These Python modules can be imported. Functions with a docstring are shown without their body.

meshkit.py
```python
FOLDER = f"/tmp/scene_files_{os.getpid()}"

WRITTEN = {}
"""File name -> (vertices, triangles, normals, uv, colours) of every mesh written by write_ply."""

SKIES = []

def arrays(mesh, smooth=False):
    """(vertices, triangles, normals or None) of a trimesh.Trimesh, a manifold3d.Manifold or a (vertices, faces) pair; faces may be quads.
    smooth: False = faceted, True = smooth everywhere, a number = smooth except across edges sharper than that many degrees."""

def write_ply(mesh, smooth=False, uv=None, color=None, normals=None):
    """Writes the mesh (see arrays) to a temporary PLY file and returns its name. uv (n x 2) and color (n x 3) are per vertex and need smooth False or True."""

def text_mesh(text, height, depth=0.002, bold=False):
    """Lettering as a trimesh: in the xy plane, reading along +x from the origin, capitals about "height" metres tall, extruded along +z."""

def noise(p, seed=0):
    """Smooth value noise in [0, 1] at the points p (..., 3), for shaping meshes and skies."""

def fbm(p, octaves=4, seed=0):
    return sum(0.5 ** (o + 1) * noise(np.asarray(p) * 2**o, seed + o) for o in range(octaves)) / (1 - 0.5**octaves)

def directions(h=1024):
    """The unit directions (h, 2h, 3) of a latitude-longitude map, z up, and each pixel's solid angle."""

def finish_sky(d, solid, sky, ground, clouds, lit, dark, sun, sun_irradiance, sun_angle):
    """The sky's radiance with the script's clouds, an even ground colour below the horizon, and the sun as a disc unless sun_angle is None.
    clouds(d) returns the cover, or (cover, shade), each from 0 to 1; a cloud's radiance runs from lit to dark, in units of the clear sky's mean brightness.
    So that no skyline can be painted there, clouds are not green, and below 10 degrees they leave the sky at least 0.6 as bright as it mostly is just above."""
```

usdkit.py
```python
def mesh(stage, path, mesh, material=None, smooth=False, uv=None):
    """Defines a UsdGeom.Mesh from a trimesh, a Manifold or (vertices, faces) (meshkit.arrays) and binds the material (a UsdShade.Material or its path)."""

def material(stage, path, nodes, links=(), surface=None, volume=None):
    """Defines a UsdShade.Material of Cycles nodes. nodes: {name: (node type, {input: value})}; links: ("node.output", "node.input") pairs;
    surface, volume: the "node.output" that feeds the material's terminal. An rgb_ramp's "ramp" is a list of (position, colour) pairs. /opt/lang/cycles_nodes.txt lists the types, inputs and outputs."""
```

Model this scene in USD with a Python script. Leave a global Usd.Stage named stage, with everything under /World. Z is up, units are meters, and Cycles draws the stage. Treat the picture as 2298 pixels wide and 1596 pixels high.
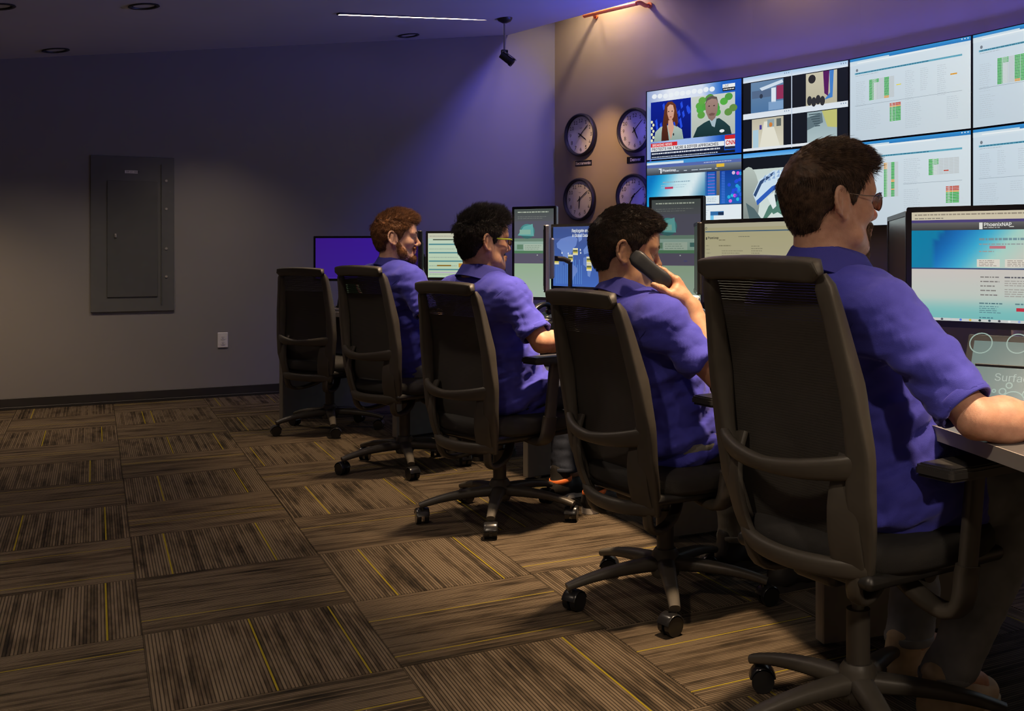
import math, random
import numpy as np, trimesh, manifold3d as mf, shapely, usdkit, meshkit
from shapely.geometry import Polygon, Point, box as sbox
from pxr import Usd, UsdGeom, UsdLux, Gf, Sdf, Vt

stage = Usd.Stage.CreateInMemory()
UsdGeom.Xform.Define(stage, '/World'); UsdGeom.Scope.Define(stage, '/World/Looks')
random.seed(7); RNG = np.random.default_rng(7)
rad, deg = math.radians, math.degrees

# ---------------------------------------------------------------- camera, lights, exposure
TILE = 0.6096
cam = UsdGeom.Camera.Define(stage, '/World/camera')
cam.CreateHorizontalApertureAttr(36.0); cam.CreateFocalLengthAttr(37.123)
cam.CreateHorizontalApertureOffsetAttr(-5.741); cam.CreateVerticalApertureOffsetAttr(-3.669)
YAW = 0.503
CAMP = (-0.125, -7.146, 1.133)
_f, _r = (math.sin(YAW), math.cos(YAW)), (math.cos(YAW), -math.sin(YAW))
cam.AddTransformOp().Set(Gf.Matrix4d(_r[0], _r[1], 0, 0, 0, 0, 1, 0, -_f[0], -_f[1], 0, 0, *CAMP, 1))
cam.CreateFStopAttr(0.0)
cam.CreateExposureAttr(0.0)


_ln = {}
def lname(n):
    _ln[n] = _ln.get(n, -1) + 1
    return '/World/%s%s' % (n, '_%03d' % _ln[n] if _ln[n] else '')
def aimed(loc, to):
    z = np.subtract(loc, to); z = z / np.linalg.norm(z); x = np.cross((0, 0, 1.) if abs(z[2]) < .98 else (0, 1., 0), z); x /= np.linalg.norm(x); y = np.cross(z, x)
    return Gf.Matrix4d(*x, 0, *y, 0, *z, 0, *map(float, loc), 1)
def spot(name, loc, to, power, color, cone, soft=.8, radius=.035):
    L = UsdLux.SphereLight.Define(stage, lname(name)); L.CreateRadiusAttr(radius); L.CreateIntensityAttr(power); L.CreateColorAttr(Gf.Vec3f(*color)); L.AddTransformOp().Set(aimed(loc, to))
    s = UsdLux.ShapingAPI.Apply(L.GetPrim()); s.CreateShapingConeAngleAttr(cone); s.CreateShapingConeSoftnessAttr(soft); return L
def rect(name, loc, to, w, h, power, color):
    L = UsdLux.RectLight.Define(stage, lname(name)); L.CreateWidthAttr(w); L.CreateHeightAttr(h); L.CreateIntensityAttr(power); L.CreateColorAttr(Gf.Vec3f(*color)); L.AddTransformOp().Set(aimed(loc, to)); return L
WARM, SOFT, AMBER, BLUE = (1.0, .70, .42), (1.0, .80, .60), (1.0, .60, .30), (.10, .10, 1.0)
def ceil_z(x): return 2.599 + .144 * x
# lit recessed downlights (x, y, strength, colour): a row over the chairs and desk, a few in the rest of the room; all above or behind the picture
DOWN = [(1.45, -.85, 1.6, WARM, 27), (1.50, -2.20, 2.4, WARM, 27), (1.66, -3.45, 5.2, WARM, 24), (1.62, -4.72, 3.4, WARM, 24), (1.75, -6.1, 3.0, WARM, 30),
        (-.3, -5.7, .70, SOFT, 70), (.7, -8.4, 2.8, SOFT, 75), (2.2, -8.2, 1.6, SOFT, 75), (.35, -2.6, .40, SOFT, 65), (.60, .80, .55, SOFT, 52), (-.55, .75, .45, SOFT, 52), (-1.30, .75, 1.2, WARM, 52), (-1.9, -3.6, .8, SOFT, 65), (-2.2, -7.6, .9, SOFT, 65)]
KEY = 2300.0
for x, y, p, c, cn in DOWN: spot('downlight_lamp', (x, y, ceil_z(x) - .06), (x, y, 0), KEY * p * (1.55 if x > 1.3 and y > -7 else 1.2 if y < .5 else 1.) * (.25 if y < .5 else 1.), c, cn, 1.0, .07 if y < .5 else .035)
# wall-wash lamps in the open cove between the ceiling edge and the clock wall, and an adjustable spot on the clocks
spot('cove_lamp', (3.62, .95, 3.50), (3.72, .95, 0), 760.0, (1.0, .76, .54), 75)
spot('cove_lamp', (3.35, 1.25, 3.45), (3.38, 1.3, 0), 150.0, (1.0, .76, .55), 70)
spot('clock_lamp', (2.95, .62, 2.94), (3.735, 1.12, 1.98), 1500.0, AMBER, 17, 1.0)
spot('cove_lamp', (4.20, -.95, 3.55), (4.27, -.95, 0), 330.0, (1.0, .72, .50), 78)
spot('cove_lamp', (4.45, -2.3, 3.55), (4.52, -2.3, 0), 230.0, (1.0, .72, .50), 78)
# blue accent lamp in the cove, washing the back wall under the ceiling edge
spot('accent_lamp', (3.74, .50, 3.32), (2.25, 1.734, 1.55), 2900.0, (.16, .14, 1.0), 40, 1.0)
# ---------------------------------------------------------------- helpers
_names = {}
def numbered(parent, name):
    k = (parent, name); _names[k] = _names.get(k, -1) + 1
    return '%s/%s%s' % (parent, name, '_%03d' % _names[k] if _names[k] else '')
def lin(c):
    c = np.asarray(c, float) / 255.0
    return np.where(c <= .04045, c / 12.92, ((c + .055) / 1.055) ** 2.4)
def L3(*c): return tuple(float(x) for x in lin(c))
_mats = {}
def pmat(name, color, rough=.6, metallic=0., spec=.5, vary=.0, vscale=30., bump=0., bscale=200., emis=None, estr=0., sheen=0., coat=0., trans=0., detail=2.):
    if name in _mats: return _mats[name]
    n = {'p': ('principled_bsdf', {'base_color': color, 'roughness': rough, 'metallic': metallic, 'specular_ior_level': spec, 'transmission_weight': trans})}
    l = []
    if sheen: n['p'][1].update(sheen_weight=sheen, sheen_roughness=.4)
    if coat: n['p'][1].update(coat_weight=coat, coat_roughness=.1)
    if emis is not None: n['p'][1].update(emission_color=emis, emission_strength=estr)
    if vary or bump: n['t'] = ('texture_coordinate', {})
    if vary:
        n['n'] = ('noise_texture', {'scale': vscale, 'detail': detail}); l.append(('t.object', 'n.vector'))
        c = np.array(color)
        n['r'] = ('rgb_ramp', {'ramp': [(0.25, tuple(np.clip(c * (1 - vary), 0, 1))), (0.75, tuple(np.clip(c * (1 + vary), 0, 1)))]})
        l += [('n.fac', 'r.fac'), ('r.color', 'p.base_color')]
    if bump:
        n['bn'] = ('noise_texture', {'scale': bscale, 'detail': 2.}); n['b'] = ('bump', {'strength': min(bump, 1.), 'distance': .002})
        l += [('t.object', 'bn.vector'), ('bn.fac', 'b.height'), ('b.normal', 'p.normal')]
    _mats[name] = usdkit.material(stage, '/World/Looks/' + name, n, l, surface='p.BSDF'); return _mats[name]
def emat(name, color, strength):
    if name not in _mats:
        _mats[name] = usdkit.material(stage, '/World/Looks/' + name, {'e': ('emission', {'color': color, 'strength': strength})}, [], surface='e.emission')
    return _mats[name]
def ppath(p): return '/World' if p is None else (p if isinstance(p, str) else str(p.GetPath()))
def props(o, label=None, cat=None, group=None, kind=None):
    for k, v in (('label', label), ('category', cat), ('group', group), ('kind', kind)):
        if v: o.SetCustomDataByKey(k, v)
    return o
def obj(name, mesh, material, parent=None, smooth=False, label=None, loc=None, rot=None, kind=None, col=None):
    if isinstance(mesh, list): mesh = join(mesh)
    m = usdkit.mesh(stage, numbered(ppath(parent), name), mesh, material, smooth=smooth)
    if loc is not None: m.AddTranslateOp().Set(tuple(map(float, loc)))
    if rot is not None: m.AddRotateXYZOp().Set(tuple(map(float, rot)))
    if col is not None: UsdGeom.PrimvarsAPI(m).CreatePrimvar('col', Sdf.ValueTypeNames.Color3fArray, 'vertex').Set(Vt.Vec3fArray.FromNumpy(np.asarray(col, np.float32)))
    return props(m.GetPrim(), label=label, kind=kind)
def thing(name, label, cat, loc=(0, 0, 0), rot=(0, 0, 0), group=None, parent=None, kind=None):
    x = UsdGeom.Xform.Define(stage, numbered(ppath(parent), name))
    x.AddTranslateOp().Set(tuple(map(float, loc))); x.AddRotateXYZOp().Set(tuple(map(float, rot)))
    return props(x.GetPrim(), label, cat, group, kind)
def part(name, parent, loc=(0, 0, 0), rot=(0, 0, 0), label=None):
    x = UsdGeom.Xform.Define(stage, numbered(ppath(parent), name))
    x.AddTranslateOp().Set(tuple(map(float, loc))); x.AddRotateXYZOp().Set(tuple(map(float, rot)))
    return props(x.GetPrim(), label)
def dup(src, label, loc, rot=(0, 0, 0), group=None):
    d = src.GetCustomData(); nm = src.GetName()
    x = UsdGeom.Xform.Define(stage, numbered('/World', nm)); p = x.GetPrim()
    p.GetReferences().AddInternalReference(src.GetPath()); p.SetInstanceable(True)
    x.ClearXformOpOrder()
    x.AddTranslateOp().Set(tuple(map(float, loc))); x.AddRotateXYZOp().Set(tuple(map(float, rot)))
    return props(p, label, d['category'], group or d.get('group'))
# ---- shapes (all return trimesh)
def TM(v, f): return trimesh.Trimesh(np.asarray(v, float), np.asarray(f, int), process=False)
def tri(q):
    q = np.asarray(q); return np.vstack([q[:, [0, 1, 2]], q[:, [0, 2, 3]]]) if q.shape[1] == 4 else q
def join(ms): return trimesh.util.concatenate([to_tm(m) for m in ms])
def to_tm(m):
    if hasattr(m, 'to_mesh'):
        a = m.to_mesh(); return TM(a.vert_properties[:, :3], a.tri_verts)
    return m
def bx(sx, sy, sz, c=(0, 0, 0), ch=.0):
    if ch <= 0:
        m = trimesh.creation.box((sx, sy, sz)); m.apply_translation(c); return m
    ch = min(ch, sx * .49, sy * .49, sz * .49); v = []
    for ix in (-1, 1):
        for iy in (-1, 1):
            for iz in (-1, 1):
                v += [(ix * sx / 2, iy * (sy / 2 - ch), iz * (sz / 2 - ch)), (ix * (sx / 2 - ch), iy * sy / 2, iz * (sz / 2 - ch)), (ix * (sx / 2 - ch), iy * (sy / 2 - ch), iz * sz / 2)]
    m = trimesh.convex.convex_hull(np.array(v)); m.apply_translation(c); return m
def rbox(sx, sy, sz, r, c=(0, 0, 0), seg=12):
    h = [mf.Manifold.sphere(r, seg).translate((ix * (sx / 2 - r), iy * (sy / 2 - r), iz * (sz / 2 - r))) for ix in (-1, 1) for iy in (-1, 1) for iz in (-1, 1)]
    return to_tm(mf.Manifold.batch_hull(h).translate(tuple(map(float, c))))
def cyl(r, h, c=(0, 0, 0), axis='z', r2=None, seg=32):
    m = to_tm(mf.Manifold.cylinder(h, r, r if r2 is None else r2, seg, True))
    if axis == 'x': m.apply_transform(trimesh.transformations.rotation_matrix(math.pi / 2, (0, 1, 0)))
    if axis == 'y': m.apply_transform(trimesh.transformations.rotation_matrix(-math.pi / 2, (1, 0, 0)))
    m.apply_translation(c); return m
def lathe(prof, seg=32, c=(0, 0, 0)):
    m = trimesh.creation.revolve(np.array(prof, float), sections=seg); m.apply_translation(c); return m
def prism(poly, h, holes=(), z=0.):
    g = poly if hasattr(poly, 'exterior') or hasattr(poly, 'geoms') else Polygon(poly, holes)
    ms = [trimesh.creation.extrude_polygon(q, h, engine='earcut') for q in getattr(g, 'geoms', [g])]
    m = join(ms); m.apply_translation((0, 0, z)); return m
def xf(m, M):
    m = m.copy(); m.apply_transform(M); return m
def mtx(loc=(0, 0, 0), rx=0, ry=0, rz=0):
    M = trimesh.transformations.euler_matrix(rx, ry, rz, 'sxyz'); M[:3, 3] = loc; return M
def spline(P, n):
    from scipy.interpolate import CubicSpline
    P = np.asarray(P, float); t = np.r_[0, np.cumsum(np.linalg.norm(np.diff(P[:, :3], axis=0), axis=1))]
    return CubicSpline(t, P)(np.linspace(0, t[-1], n))
def sweep(path, w, t, wdir=(0, 1, 0), seg=16, p=2.6, closed=False):
    """a bar of super-elliptic section (half sizes w along wdir, t across it; both may vary) along a path"""
    P = np.asarray(path, float); n = len(P)
    T = (np.roll(P, -1, 0) - np.roll(P, 1, 0)) if closed else np.gradient(P, axis=0)
    T /= np.linalg.norm(T, axis=1, keepdims=True)
    Wd = np.broadcast_to(np.asarray(wdir, float), P.shape).copy(); Wd -= T * (Wd * T).sum(1, keepdims=True); Wd /= np.linalg.norm(Wd, axis=1, keepdims=True)
    N = np.cross(T, Wd); a = np.arange(seg) * 2 * np.pi / seg
    ca, sa = np.sign(np.cos(a)) * abs(np.cos(a)) ** (2 / p), np.sign(np.sin(a)) * abs(np.sin(a)) ** (2 / p)
    w = np.broadcast_to(np.asarray(w, float), (n,)); t = np.broadcast_to(np.asarray(t, float), (n,))
    V = P[:, None] + w[:, None, None] * ca[None, :, None] * Wd[:, None] + t[:, None, None] * sa[None, :, None] * N[:, None]
    m_ = n if closed else n - 1; i, j = np.meshgrid(np.arange(m_), np.arange(seg), indexing='ij'); i2 = (i + 1) % n
    F = tri(np.stack([i * seg + j, i * seg + (j + 1) % seg, i2 * seg + (j + 1) % seg, i2 * seg + j], -1).reshape(-1, 4))
    V = V.reshape(-1, 3)
    if not closed:
        k = len(V); V = np.vstack([V, P[0], P[-1]]); jj = np.arange(seg)
        F = np.vstack([F, np.stack([np.full(seg, k), (jj + 1) % seg, jj], 1), np.stack([np.full(seg, k + 1), (n - 1) * seg + jj, (n - 1) * seg + (jj + 1) % seg], 1)])
    m = TM(V, F); m.fix_normals() if False else None
    if m.volume < 0: m.invert()
    return m
def tube(path, r, seg=10, closed=False): return sweep(path, r, r, wdir=(.13, .21, 1) if abs(np.diff(np.asarray(path)[[0, -1], 2])[0]) < .9 * np.linalg.norm(np.diff(np.asarray(path)[[0, -1]], axis=0)) else (1, .17, .1), seg=seg, p=2., closed=closed)
def arcband(cx, cy, r0, r1, a0, a1, z0, z1, n=60):
    """a flat ring sector with thickness"""
    a = np.linspace(a0, a1, n); c, s = np.cos(a), np.sin(a)
    pts = np.vstack([np.c_[cx + r0 * c, cy + r0 * s], np.c_[cx + r1 * c, cy + r1 * s][::-1]])
    return prism(Polygon(pts), z1 - z0, z=z0)
# ---------------------------------------------------------------- the room
def wallmat(name, c, vary=.04):
    return pmat(name, c, rough=.75, spec=.25, vary=vary, vscale=1.3, bump=.12, bscale=260.)
M_wall = wallmat('wall_grey', (.235, .225, .215))
M_cwall = wallmat('wall_clock', (.40, .325, .225))
M_ceil = wallmat('ceiling_paint', (.58, .58, .60))
M_base = pmat('baseboard_rubber', (.02, .018, .016), rough=.5)
M_dark = pmat('black_plastic', (.018, .017, .016), rough=.42, vary=.1, vscale=90.)
XL, YB, YW = -3.3, -9.6, 1.734
# carpet tiles
def carpet():
    n = {'t': ('texture_coordinate', {}), 's': ('separate_xyz', {}), 'rnd': ('attribute', {'attribute': 'rnd'}), 'ya': ('attribute', {'attribute': 'ya'}), 'yb': ('attribute', {'attribute': 'yb'}),
         'row': ('math', {'math_type': 'multiply', 'value2': 106.0}), 'rowf': ('math', {'math_type': 'floor'}), 'rowr': ('math', {'math_type': 'fraction'}),
         'seed': ('math', {'math_type': 'multiply_add', 'value2': 1.0, 'value3': 0.}), 'wn': ('white_noise_texture', {'dimensions': '1D'}),
         'cv': ('combine_xyz', {}), 'xs': ('math', {'math_type': 'multiply', 'value2': 17.0}), 'ys': ('math', {'math_type': 'multiply', 'value2': 3.4}), 'rs': ('math', {'math_type': 'multiply', 'value2': 37.0}),
         'n1': ('noise_texture', {'scale': 1.0, 'detail': 3., 'roughness': .62}),
         'cv2': ('combine_xyz', {}), 'xs2': ('math', {'math_type': 'multiply', 'value2': 2.2}), 'ys2': ('math', {'math_type': 'multiply', 'value2': 9.0}),
         'a1': ('math', {'math_type': 'multiply_add', 'value2': 0.26}), 'n2': ('noise_texture', {'scale': 900., 'detail': 1.}), 'a2': ('math', {'math_type': 'multiply_add', 'value2': .30}),
         'ramp': ('rgb_ramp', {'ramp': [(.36, (.003, .0024, .002)), (.50, (.014, .0100, .0066)), (.60, (.036, .0260, .0165)), (.72, (.069, .050, .032)), (.86, (.115, .087, .058))]}),
         'gap': ('math', {'math_type': 'pingpong', 'value2': .5}), 'gapm': ('map_range', {'from_min': .06, 'from_max': .26, 'to_min': .22, 'to_max': 1.0, 'clamp': True}),
         'cg': ('mix_color', {'blend_type': 'multiply', 'fac': 1.0}), 'gc': ('combine_xyz', {}),
         'da': ('math', {'math_type': 'subtract'}), 'daa': ('math', {'math_type': 'absolute'}), 'dal': ('math', {'math_type': 'less_than', 'value2': .0026}),
         'db': ('math', {'math_type': 'subtract'}), 'dba': ('math', {'math_type': 'absolute'}), 'dbl': ('math', {'math_type': 'less_than', 'value2': .0024}),
         'ym': ('math', {'math_type': 'maximum'}), 'yc': ('mix_color', {'b': (.20, .16, .008)}),
         'bump': ('bump', {'strength': .55, 'distance': .004}), 'hb': ('math', {'math_type': 'multiply_add', 'value2': .5}),
         'p': ('principled_bsdf', {'roughness': .95, 'specular_ior_level': .12})}
    l = [('t.object', 's.vector'), ('s.x', 'row.value1'), ('row.value', 'rowf.value1'), ('row.value', 'rowr.value1'), ('rowf.value', 'seed.value1'), ('rnd.fac', 'seed.value3'), ('seed.value', 'wn.w'),
         ('s.x', 'xs.value1'), ('s.y', 'ys.value1'), ('rnd.fac', 'rs.value1'), ('xs.value', 'cv.x'), ('ys.value', 'cv.y'), ('rs.value', 'cv.z'), ('cv.vector', 'n1.vector'),
         ('wn.value', 'a1.value1'), ('n1.fac', 'a1.value3'), ('t.object', 'n2.vector'), ('n2.fac', 'a2.value1'), ('a1.value', 'a2.value3'), ('a2.value', 'ramp.fac'),
         ('rowr.value', 'gap.value1'), ('gap.value', 'gapm.value'), ('gapm.result', 'gc.x'), ('gapm.result', 'gc.y'), ('gapm.result', 'gc.z'), ('ramp.color', 'cg.a'), ('gc.vector', 'cg.b'),
         ('s.x', 'da.value1'), ('ya.fac', 'da.value2'), ('da.value', 'daa.value1'), ('daa.value', 'dal.value1'), ('s.x', 'db.value1'), ('yb.fac', 'db.value2'), ('db.value', 'dba.value1'), ('dba.value', 'dbl.value1'),
         ('dal.value', 'ym.value1'), ('dbl.value', 'ym.value2'), ('cg.result', 'yc.a'), ('ym.value', 'yc.fac'), ('yc.result', 'p.base_color'),
         ('n2.fac', 'hb.value1'), ('gap.value', 'hb.value3'), ('hb.value', 'bump.height'), ('bump.normal', 'p.normal')]
    return usdkit.material(stage, '/World/Looks/carpet', n, l, surface='p.BSDF')
M_carpet = carpet()
floor = thing('floor', 'brown striped carpet tiles laid quarter turned over the whole room', 'floor', kind='structure')
obj('slab', bx(9.6, 12.4, .1, (XL + 4.6, YB + 6.0, -.058)), pmat('slab', (.03, .025, .02), rough=.9), floor)
YEL = {(0,-7):[-0.0144,0.2222],(0,-5):[-0.1882,0.1572],(0,-3):[-0.1519,0.2034],(0,-1):[0.216,-0.0423],(-1,-6):[0.2132],(-1,-4):[0.2201,-0.0875],(-1,-2):[0.1605],(-1,0):[-0.0883,0.2209],(1,-6):[-0.1627,0.2045],(1,-4):[-0.1497,0.2206],(1,-8):[0.1627],(2,-7):[0.2147],(-1,-7):[0.1781],(-1,-5):[-0.2292,0.1544],(0,-6):[-0.1781],(1,-7):[0.0947,-0.2243],(0,-8):[0.0848],(2,-6):[-0.2099],(2,-8):[0.096,-0.2144],(1,-5):[0.1022]}
tile_mesh = bx(TILE - .0012, TILE - .0012, .008, (0, 0, -.004), .0016)
for i in range(-6, 9):
    for j in range(-16, 3):
        cx, cy = (i + .5) * TILE, (j + .5) * TILE
        if cy - .3 > YW or cx < XL - .3 or cx > 5.0 or cx > 4.2 and cy > 0: continue
        vert = (i + j) % 2 != 0
        y1 = min((j + 1) * TILE, YW - .002)
        m = tile_mesh
        if y1 < (j + 1) * TILE - .01:
            d = y1 - j * TILE; m = bx(TILE - .0012, d - .001, .008, (0, -(TILE - d) / 2, -.004), .0016) if vert else bx(d - .001, TILE - .0012, .008, (-(TILE - d) / 2, 0, -.004), .0016)
        r = np.random.default_rng((i + 40) * 1000 + j + 60)
        ya, yb = r.uniform(-.27, .27, 2)
        if r.random() < .35: yb = 9.
        if (i, j) in YEL: ya, yb = (YEL[(i, j)] + [9.])[:2]
        o = obj('tile', m, M_carpet, floor, loc=(cx, cy, RNG.uniform(-.0006, .0004)), rot=(0, 0, 0 if vert else 90))
        pv = UsdGeom.PrimvarsAPI(o)
        for k, v in (('rnd', r.uniform(0, 97)), ('ya', ya), ('yb', yb)): pv.CreatePrimvar(k, Sdf.ValueTypeNames.FloatArray, 'constant').Set(Vt.FloatArray([float(v)]))
# walls
props(obj('wall_back', bx(3.519 - XL + .1, .12, 3.9, ((XL - .1 + 3.519) / 2, YW + .06, 1.95)), M_wall), 'dark grey painted back wall washed blue towards the screens', 'wall', kind='structure')
props(obj('wall_left', bx(.1, YW - YB, 3.9, (XL - .05, (YW + YB) / 2, 1.95)), M_wall), 'dark grey side wall out of the picture on the left', 'wall', kind='structure')
props(obj('wall_front', bx(9.6, .1, 3.9, (XL + 4.6, YB - .05, 1.95)), M_wall), 'dark grey wall behind the camera', 'wall', kind='structure')
DISP0, DANG, DW, DH, DTOP = np.array([3.845, .570]), [18.189, 13.091, 7.967, 3.134, -1.8, -6.7], 1.020, .573, 2.446
disp_pts = [DISP0]
for a in DANG: disp_pts.append(disp_pts[-1] + DW * np.array([math.sin(rad(a)), -math.cos(rad(a))]))
wp = [np.array([3.519, YW])] + [p + .12 * np.array([math.cos(rad(a)), math.sin(rad(a))]) for p, a in zip(disp_pts, [18.2, 15.6, 10.5, 5.5, .7, -4.2, -9])]
wp += [wp[-1] + np.array([-.75, -2.2]), wp[-1] + np.array([-1.6, -4.4])]
WALLP = np.array(wp)
wall_poly = Polygon(np.vstack([WALLP, (WALLP + [.14, .03])[::-1]]))
props(obj('wall_right', prism(wall_poly, 3.9), M_cwall), 'curved taupe wall behind the clocks and the video screens', 'wall', kind='structure')
def wall_at(s):
    """point on the clock wall at distance s from the corner, and its yaw so that +x is out of the wall"""
    d = (WALLP[1] - WALLP[0]); d /= np.linalg.norm(d); return WALLP[0] + d * s, math.atan2(-d[0], d[1]) + 0 * s
b = thing('baseboard_back', 'black rubber baseboard along the foot of the back wall', 'baseboard', kind='structure')
obj('board', [bx(3.519 - XL, .011, .082, ((XL + 3.519) / 2, YW - .0055, .041), .002), bx(3.519 - XL, .006, .02, ((XL + 3.519) / 2, YW - .012, .01), .002)], M_base, b)
# raked ceiling with an open edge in front of the video wall, and the roof slab above the cove
edge = [(3.075, YW)] + [tuple(p - np.array([.40, .10])) for p in WALLP[2:]]
edge[1:1] = [(3.675, .337 - .06)]
cp = np.array([(XL, YW)] + edge + [(WALLP[-1][0] - .4, YB), (XL, YB)])
v2 = np.vstack([np.c_[cp, ceil_z(cp[:, 0])], np.c_[cp, ceil_z(cp[:, 0]) + .09]])
cm = prism(Polygon(cp), 1.0); V = cm.vertices.copy(); V[:, 2] = ceil_z(V[:, 0]) + np.where(V[:, 2] > .5, .09, 0); cm = TM(V, cm.faces)
props(obj('ceiling', cm, M_ceil), 'grey raked ceiling rising towards the video wall', 'ceiling', kind='structure')
props(obj('ceiling_upper', bx(9.6, 11.6, .1, (XL + 4.6, YB + 5.7, 3.85)), M_ceil), 'roof slab above the open light cove', 'ceiling', kind='structure')
# ---------------------------------------------------------------- wall and ceiling fixtures
M_grey = pmat('panel_grey', (.105, .108, .104), rough=.5, vary=.05, vscale=12.)
M_white = pmat('white_plastic', (.72, .70, .68), rough=.4)
M_steel = pmat('steel', (.55, .55, .56), rough=.25, metallic=1.)
M_black = pmat('black_paint', (.012, .012, .013), rough=.35)
M_paper = pmat('paper_white', (.78, .76, .72), rough=.7)
p = thing('electrical_panel', 'flat grey breaker panel cover with latched door on the back wall', 'electrical panel', (.129, YW - .0015, 1.261))
obj('cover', bx(.558, .012, 1.16, (0, -.006, 0), .003), M_grey, p)
dr = obj('door', bx(.336, .006, .866, (-.0035, -.0155, -.037), .002), pmat('panel_door', (.080, .083, .080), rough=.5, vary=.05, vscale=12.), p)
obj('latch', [bx(.016, .006, .030, (-.116, -.0205, -.012), .002), bx(.008, .010, .018, (-.116, -.024, -.018), .002)], M_steel, dr)
obj('hinge_strip', bx(.006, .008, 1.06, (.192, -.016, .0), .002), M_grey, p)
pl = obj('label_plate', bx(.086, .002, .022, (-.012, -.013, .464)), M_white, p, label='small white label plate above the door')
tm = meshkit.text_mesh('DP LC-MDP', .011, .0006); tm.apply_transform(mtx(rx=math.pi / 2)); tm.apply_translation((-.046, -.0142, .459)); obj('lettering', tm, M_black, pl)
for z in (.405, .192, -.108, -.320): obj('screw', cyl(.009, .005, (.224, -.0142, z), 'y', seg=14), M_steel, p, smooth=40)
p = thing('wall_outlet', 'white duplex power outlet low on the back wall', 'power outlet', (.749, YW, .443))
obj('plate', bx(.074, .007, .118, (0, -.0035, 0), .003), M_white, p)
for z in (.02, -.02):
    s_ = obj('socket', to_tm(mf.Manifold.batch_hull([mf.Manifold.cylinder(.004, .016, .016, 24).rotate((90, 0, 0)).translate((0, -.006, z + d)) for d in (-.003, .003)])), M_white, p)
    obj('slot', [bx(.0022, .002, .009, (-.006, -.0101, z + .002)), bx(.0022, .002, .008, (.006, -.0101, z + .002)), cyl(.0026, .002, (0, -.0101, z - .008), 'y', seg=10)], M_black, s_)
obj('screw', cyl(.003, .003, (0, -.0075, 0), 'y', seg=12), M_steel, p)
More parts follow.
